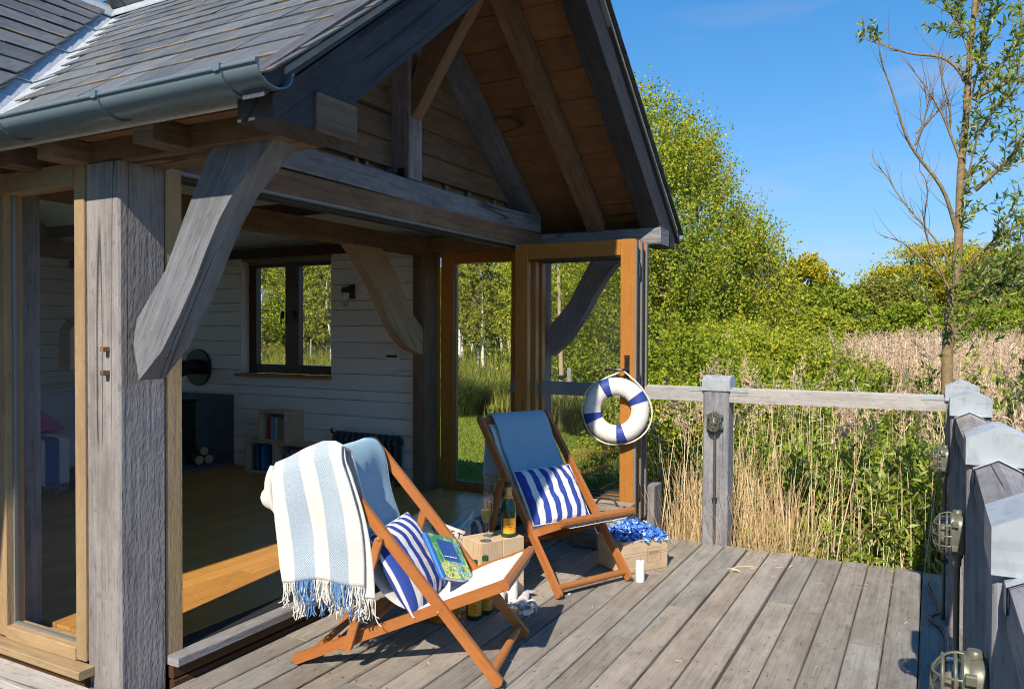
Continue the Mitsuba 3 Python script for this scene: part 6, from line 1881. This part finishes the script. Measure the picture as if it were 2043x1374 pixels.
# bookcases: open cubes of pale wood
def cube_case(y0, y1, z0, z1, label, parts):
    K = thing('bookcase', label, 'bookcase')
    x0, x1, t = 5.45, 5.695, .018
    bb = dict(bsdf='wood_paint', c=.002)
    abox('top', (x0, x1), (y0, y1), (z1 - t, z1), 7, K, grain='y', **bb)
    abox('bottom', (x0, x1), (y0, y1), (z0, z0 + t), 7, K, grain='y', **bb)
    for y in parts:
        abox('side', (x0 + .0005, x1 - .0005), (y, y + t), (z0 + t, z1 - t), 7, K, grain='z', **bb)
    abox('back', (x1 - .008, x1), (y0 + t, y1 - t), (z0 + t, z1 - t), 7, K, grain='y', **bb)
cube_case(5.335, 5.68, .445, .735, 'upper open wooden bookcase cube standing on the lower bookcase', (5.335, 5.662))
cube_case(4.99, 5.86, FL + .002, .443, 'lower long open wooden bookcase against the white wall', (4.99, 5.46, 5.485, 5.842))
rr = np.random.default_rng(9)
def book_row(y0, n, z0, cols, labs, hmin, hmax):
    y = y0
    for i in range(n):
        w = rr.uniform(.020, .032); h = rr.uniform(hmin, hmax)
        put_m('book', aboxm((5.50, 5.66), (y - w, y - .002), (z0, z0 + h), None, 'z', .0015), princ(cols[i % len(cols)], .6, .3), label=labs[i], cat='book')
        y -= w
cu = [(.30, .03, .05), (.55, .25, .42), (.05, .35, .45), (.42, .50, .55), (.10, .30, .14), (.62, .22, .03), (.25, .22, .30), (.35, .33, .38)]
book_row(5.605, 8, .464, cu, [c + ' book in the upper bookcase cube' for c in ('dark red', 'pink', 'teal', 'pale grey', 'green', 'orange', 'dark plum', 'grey')], .19, .215)
cl2 = [(.02, .03, .05), (.05, .08, .14), (.02, .12, .30), (.02, .02, .03), (.04, .20, .45)]
book_row(5.80, 5, FL + .022, cl2, [c + ' book in the left bay of the lower bookcase' for c in ('black', 'slate blue', 'dark blue', 'dull black', 'bright blue')], .20, .25)
book_row(5.40, 5, FL + .022, [(.25, .10, .16), (.45, .42, .40), (.12, .10, .20), (.40, .22, .28), (.20, .2, .22)], [c + ' book in the right bay of the lower bookcase' for c in ('maroon', 'cream', 'purple', 'rose', 'charcoal')], .19, .24)
# radiator
RD = thing('radiator', 'dark grey cast iron column radiator below the socket', 'radiator')
scene['rad_grey'] = princ((.035, .045, .055), .45, .4)
y0, y1 = 4.115, 4.86
nc = 11
for i in range(nc):
    y = y0 + (i + .5) * (y1 - y0) / nc
    for x in (5.575, 5.63):
        q = smooth_path([(x, y, .20), (x, y, .37), (x, y, .52)], 6)
        put_m('column', tube(q, .021, 10), 'rad_grey', RD, smooth=60)
    put_m('header', tube(smooth_path([(5.555, y, .50), (5.575, y, .545), (5.605, y, .558), (5.635, y, .545), (5.65, y, .50)], 12), .024, 10), 'rad_grey', RD, smooth=60)
    put_m('header', tube([(5.56, y, .205), (5.605, y, .19), (5.65, y, .205)], .024, 10), 'rad_grey', RD, smooth=60)
for z in (.215, .535):
    put_m('rod', tube([(5.605, y0 + .01, z), (5.605, y1 - .01, z)], .016, 8), 'rad_grey', RD, smooth=60)
for y in (y0 + .03, y1 - .03):
    for x in (5.572, 5.637):
        put_m('foot', tube([(x, y, .19), (x, y, .15), (x - .008, y, FL)], [.018, .014, .02], 8), 'rad_grey', RD, smooth=60)
put_m('valve', tube([(5.605, y1, .55), (5.605, y1 + .045, .56), (5.605, y1 + .05, .60)], .012, 8), 'black_metal', RD, smooth=60)
# wall lamp, switches, socket
WL = thing('wall_lamp', 'small dark bracket lamp with a glass jar on the white wall', 'lamp')
put_m('back_plate', aboxm((5.672, 5.699), (4.70, 4.76), (1.80, 1.93), None, 'z', .008), 'iron', WL)
put_m('arm', tube([(5.67, 4.73, 1.90), (5.62, 4.735, 1.90), (5.60, 4.74, 1.885)], .011, 8), 'iron', WL, smooth=60)
put_m('cap', lathe([(0, .04), (.03, .035), (.042, .0), (.040, -.012), (0, -.012)], (5.60, 4.74, 1.865), 18), 'iron', WL, smooth=40)
put_m('jar', lathe([(.034, 0), (.036, -.06), (.03, -.105), (.012, -.125), (0, -.127)], (5.60, 4.74, 1.853), 18), 'lens_glass', WL, smooth=50)
for k in range(4):
    a = k * math.pi / 2 + .4
    put_m('cage_bar', tube([(5.60 + .038 * math.cos(a), 4.74 + .038 * math.sin(a), 1.855), (5.60 + .040 * math.cos(a), 4.74 + .040 * math.sin(a), 1.79), (5.60 + .012 * math.cos(a), 4.74 + .012 * math.sin(a), 1.722)], .0028, 5), 'iron', WL)
SW = thing('switch_plate', 'white switch plate with four black dimmer knobs', 'switch')
scene['white_plastic'] = princ((.78, .77, .74), .4, .4)
put_m('plate', aboxm((5.690, 5.699), (4.20, 4.345), (1.235, 1.325), None, 'y', .003), 'white_plastic', SW)
for i in range(4):
    put_m('knob', tube([(5.689, 4.228 + i * .03, 1.277), (5.672, 4.228 + i * .03, 1.277)], .0125, 14), 'black_metal', SW, smooth=50)
SK = thing('wall_socket', 'white double wall socket above the radiator', 'socket')
put_m('plate', aboxm((5.690, 5.699), (4.63, 4.78), (.60, .69), None, 'y', .003), 'white_plastic', SK)
for y in (4.665, 4.735):
    for dy, dz, w, h in ((0, .018, .004, .010), (-.011, -.008, .008, .004), (.011, -.008, .008, .004)):
        put_m('pin_hole', aboxm((5.6885, 5.690), (y + dy - w / 2, y + dy + w / 2), (.640 + dz - h / 2, .640 + dz + h / 2), None, 'y', 0), 'black_metal', SK)
# day bed seen through the left window
BD = thing('day_bed', 'upholstered day bed seen through the left window', 'bed')
scene['linen'] = princ((.42, .42, .45), .95, .1, sheen=.3)
put_m('mattress', place(rball(2.3, .95, .26, .05), V(3.55, 6.82, .47), V(1, 0, 0), V(0, 1, 0)), 'linen', BD, smooth=40)
put_m('back', place(rball(2.3, .22, .42, .06), V(3.55, 7.22, .74), V(1, 0, 0), V(0, 1, 0)), 'linen', BD, smooth=40)
abox('base', (2.42, 4.68), (6.40, 7.28), (.20, .338), 8, BD)
for x in (2.5, 4.56):
    for y in (6.42, 7.18):
        abox('leg', (x, x + .06), (y, y + .06), (FL, .199), 8, BD, grain='z')
def plaid_c(p, n, uv):
    a = uv.x / .045; b = uv.y / .045
    sa = smoothstep(.4, .6, dr.abs(a - 2 * dr.floor(a / 2) - 1)); sb = smoothstep(.4, .6, dr.abs(b - 2 * dr.floor(b / 2) - 1))
    return mix(mi.Color3f(.05, .10, .22), mi.Color3f(.55, .58, .60), (sa + sb) * .5)
scene['plaid'] = weave(plaid_c, .9)
def pillow(c, ex, ey, w, h, th, mat, label):
    ex, ey = unit(ex), unit(ey); ez = np.cross(ex, ey)
    def side(sg):
        def f(u, v):
            a, b = 2 * u - 1, 2 * v - 1
            pr = np.clip((1 - np.abs(a) ** 2.6) * (1 - np.abs(b) ** 2.6), 0, 1) ** .55
            return V(*c) + (a * w / 2)[..., None] * ex + (b * h / 2)[..., None] * ey + (sg * th / 2 * pr)[..., None] * ez
        m = grid(f, 24, 24)
        return m[0], m[1] if sg > 0 else m[1][:, ::-1], m[2] * [w, h]
    put_m('cushion', join([side(1), side(-1)]), mat, smooth=True, label=label, cat='cushion')
pillow((3.36, 6.78, .80), (.86, .25, -.45), (.30, .55, .78), .44, .44, .15, 'plaid', 'blue plaid cushion on the day bed')
scene['pink'] = princ((.55, .16, .30), .9, .1, sheen=.4)
pillow((3.96, 6.92, .70), (1, .1, 0), (0, .9, .35), .55, .38, .13, 'pink', 'pink folded blanket cushion on the day bed')
TB = thing('throw', 'cream and blue striped throw hanging over the front of the day bed', 'throw')
def tb(u, v):
    x = 3.05 + v * .95
    L_ = u * .62
    y = np.where(L_ < .26, 6.62 - L_, 6.345 - .004 * np.sin(v * 30))
    z = np.where(L_ < .26, .612 + 0 * L_, .612 - (L_ - .26) - .0)
    k = np.clip((L_ - .2) / .12, 0, 1)
    return np.stack([x, y, z - .02 * k], -1)
m = grid(tb, 40, 50, .008)
def bedthrow_c(p, n, uv):
    a = uv.x / .115
    s = smoothstep(.44, .56, dr.abs(a - 2 * dr.floor(a / 2) - 1))
    return mix(mi.Color3f(.06, .15, .34), mi.Color3f(.62, .62, .62), s)
scene['bed_throw'] = weave(bedthrow_c, .95)
put_m('cloth', (m[0], m[1], np.stack([m[2][:, 1] * .95, m[2][:, 0] * .62], 1)), 'bed_throw', TB, smooth=True)
rr = np.random.default_rng(4)
xs = np.linspace(3.06, 3.99, 60)
fringe([V(x, 6.345, .235) for x in xs], [V(0, 0, -1)] * 60, .09, ['wool_cream'] * 60, TB, rr, lab='knotted cream fringe')
BT = thing('bedside_cabinet', 'orange brown wooden bedside cabinet beyond the day bed', 'cabinet')
abox('body', (3.75, 4.35), (7.5, 7.9), (FL, .93), 5, BT, grain='z', bsdf='wood_satin')
abox('top', (3.72, 4.38), (7.47, 7.92), (.931, .955), 7, BT, bsdf='wood_satin')
put_m('speaker', place(rball(.18, .12, .12, .04), V(4.1, 7.65, 1.016), V(1, 0, 0), V(0, 1, 0)), 'black_metal', smooth=40, label='small black rounded box on the bedside cabinet', cat='box')
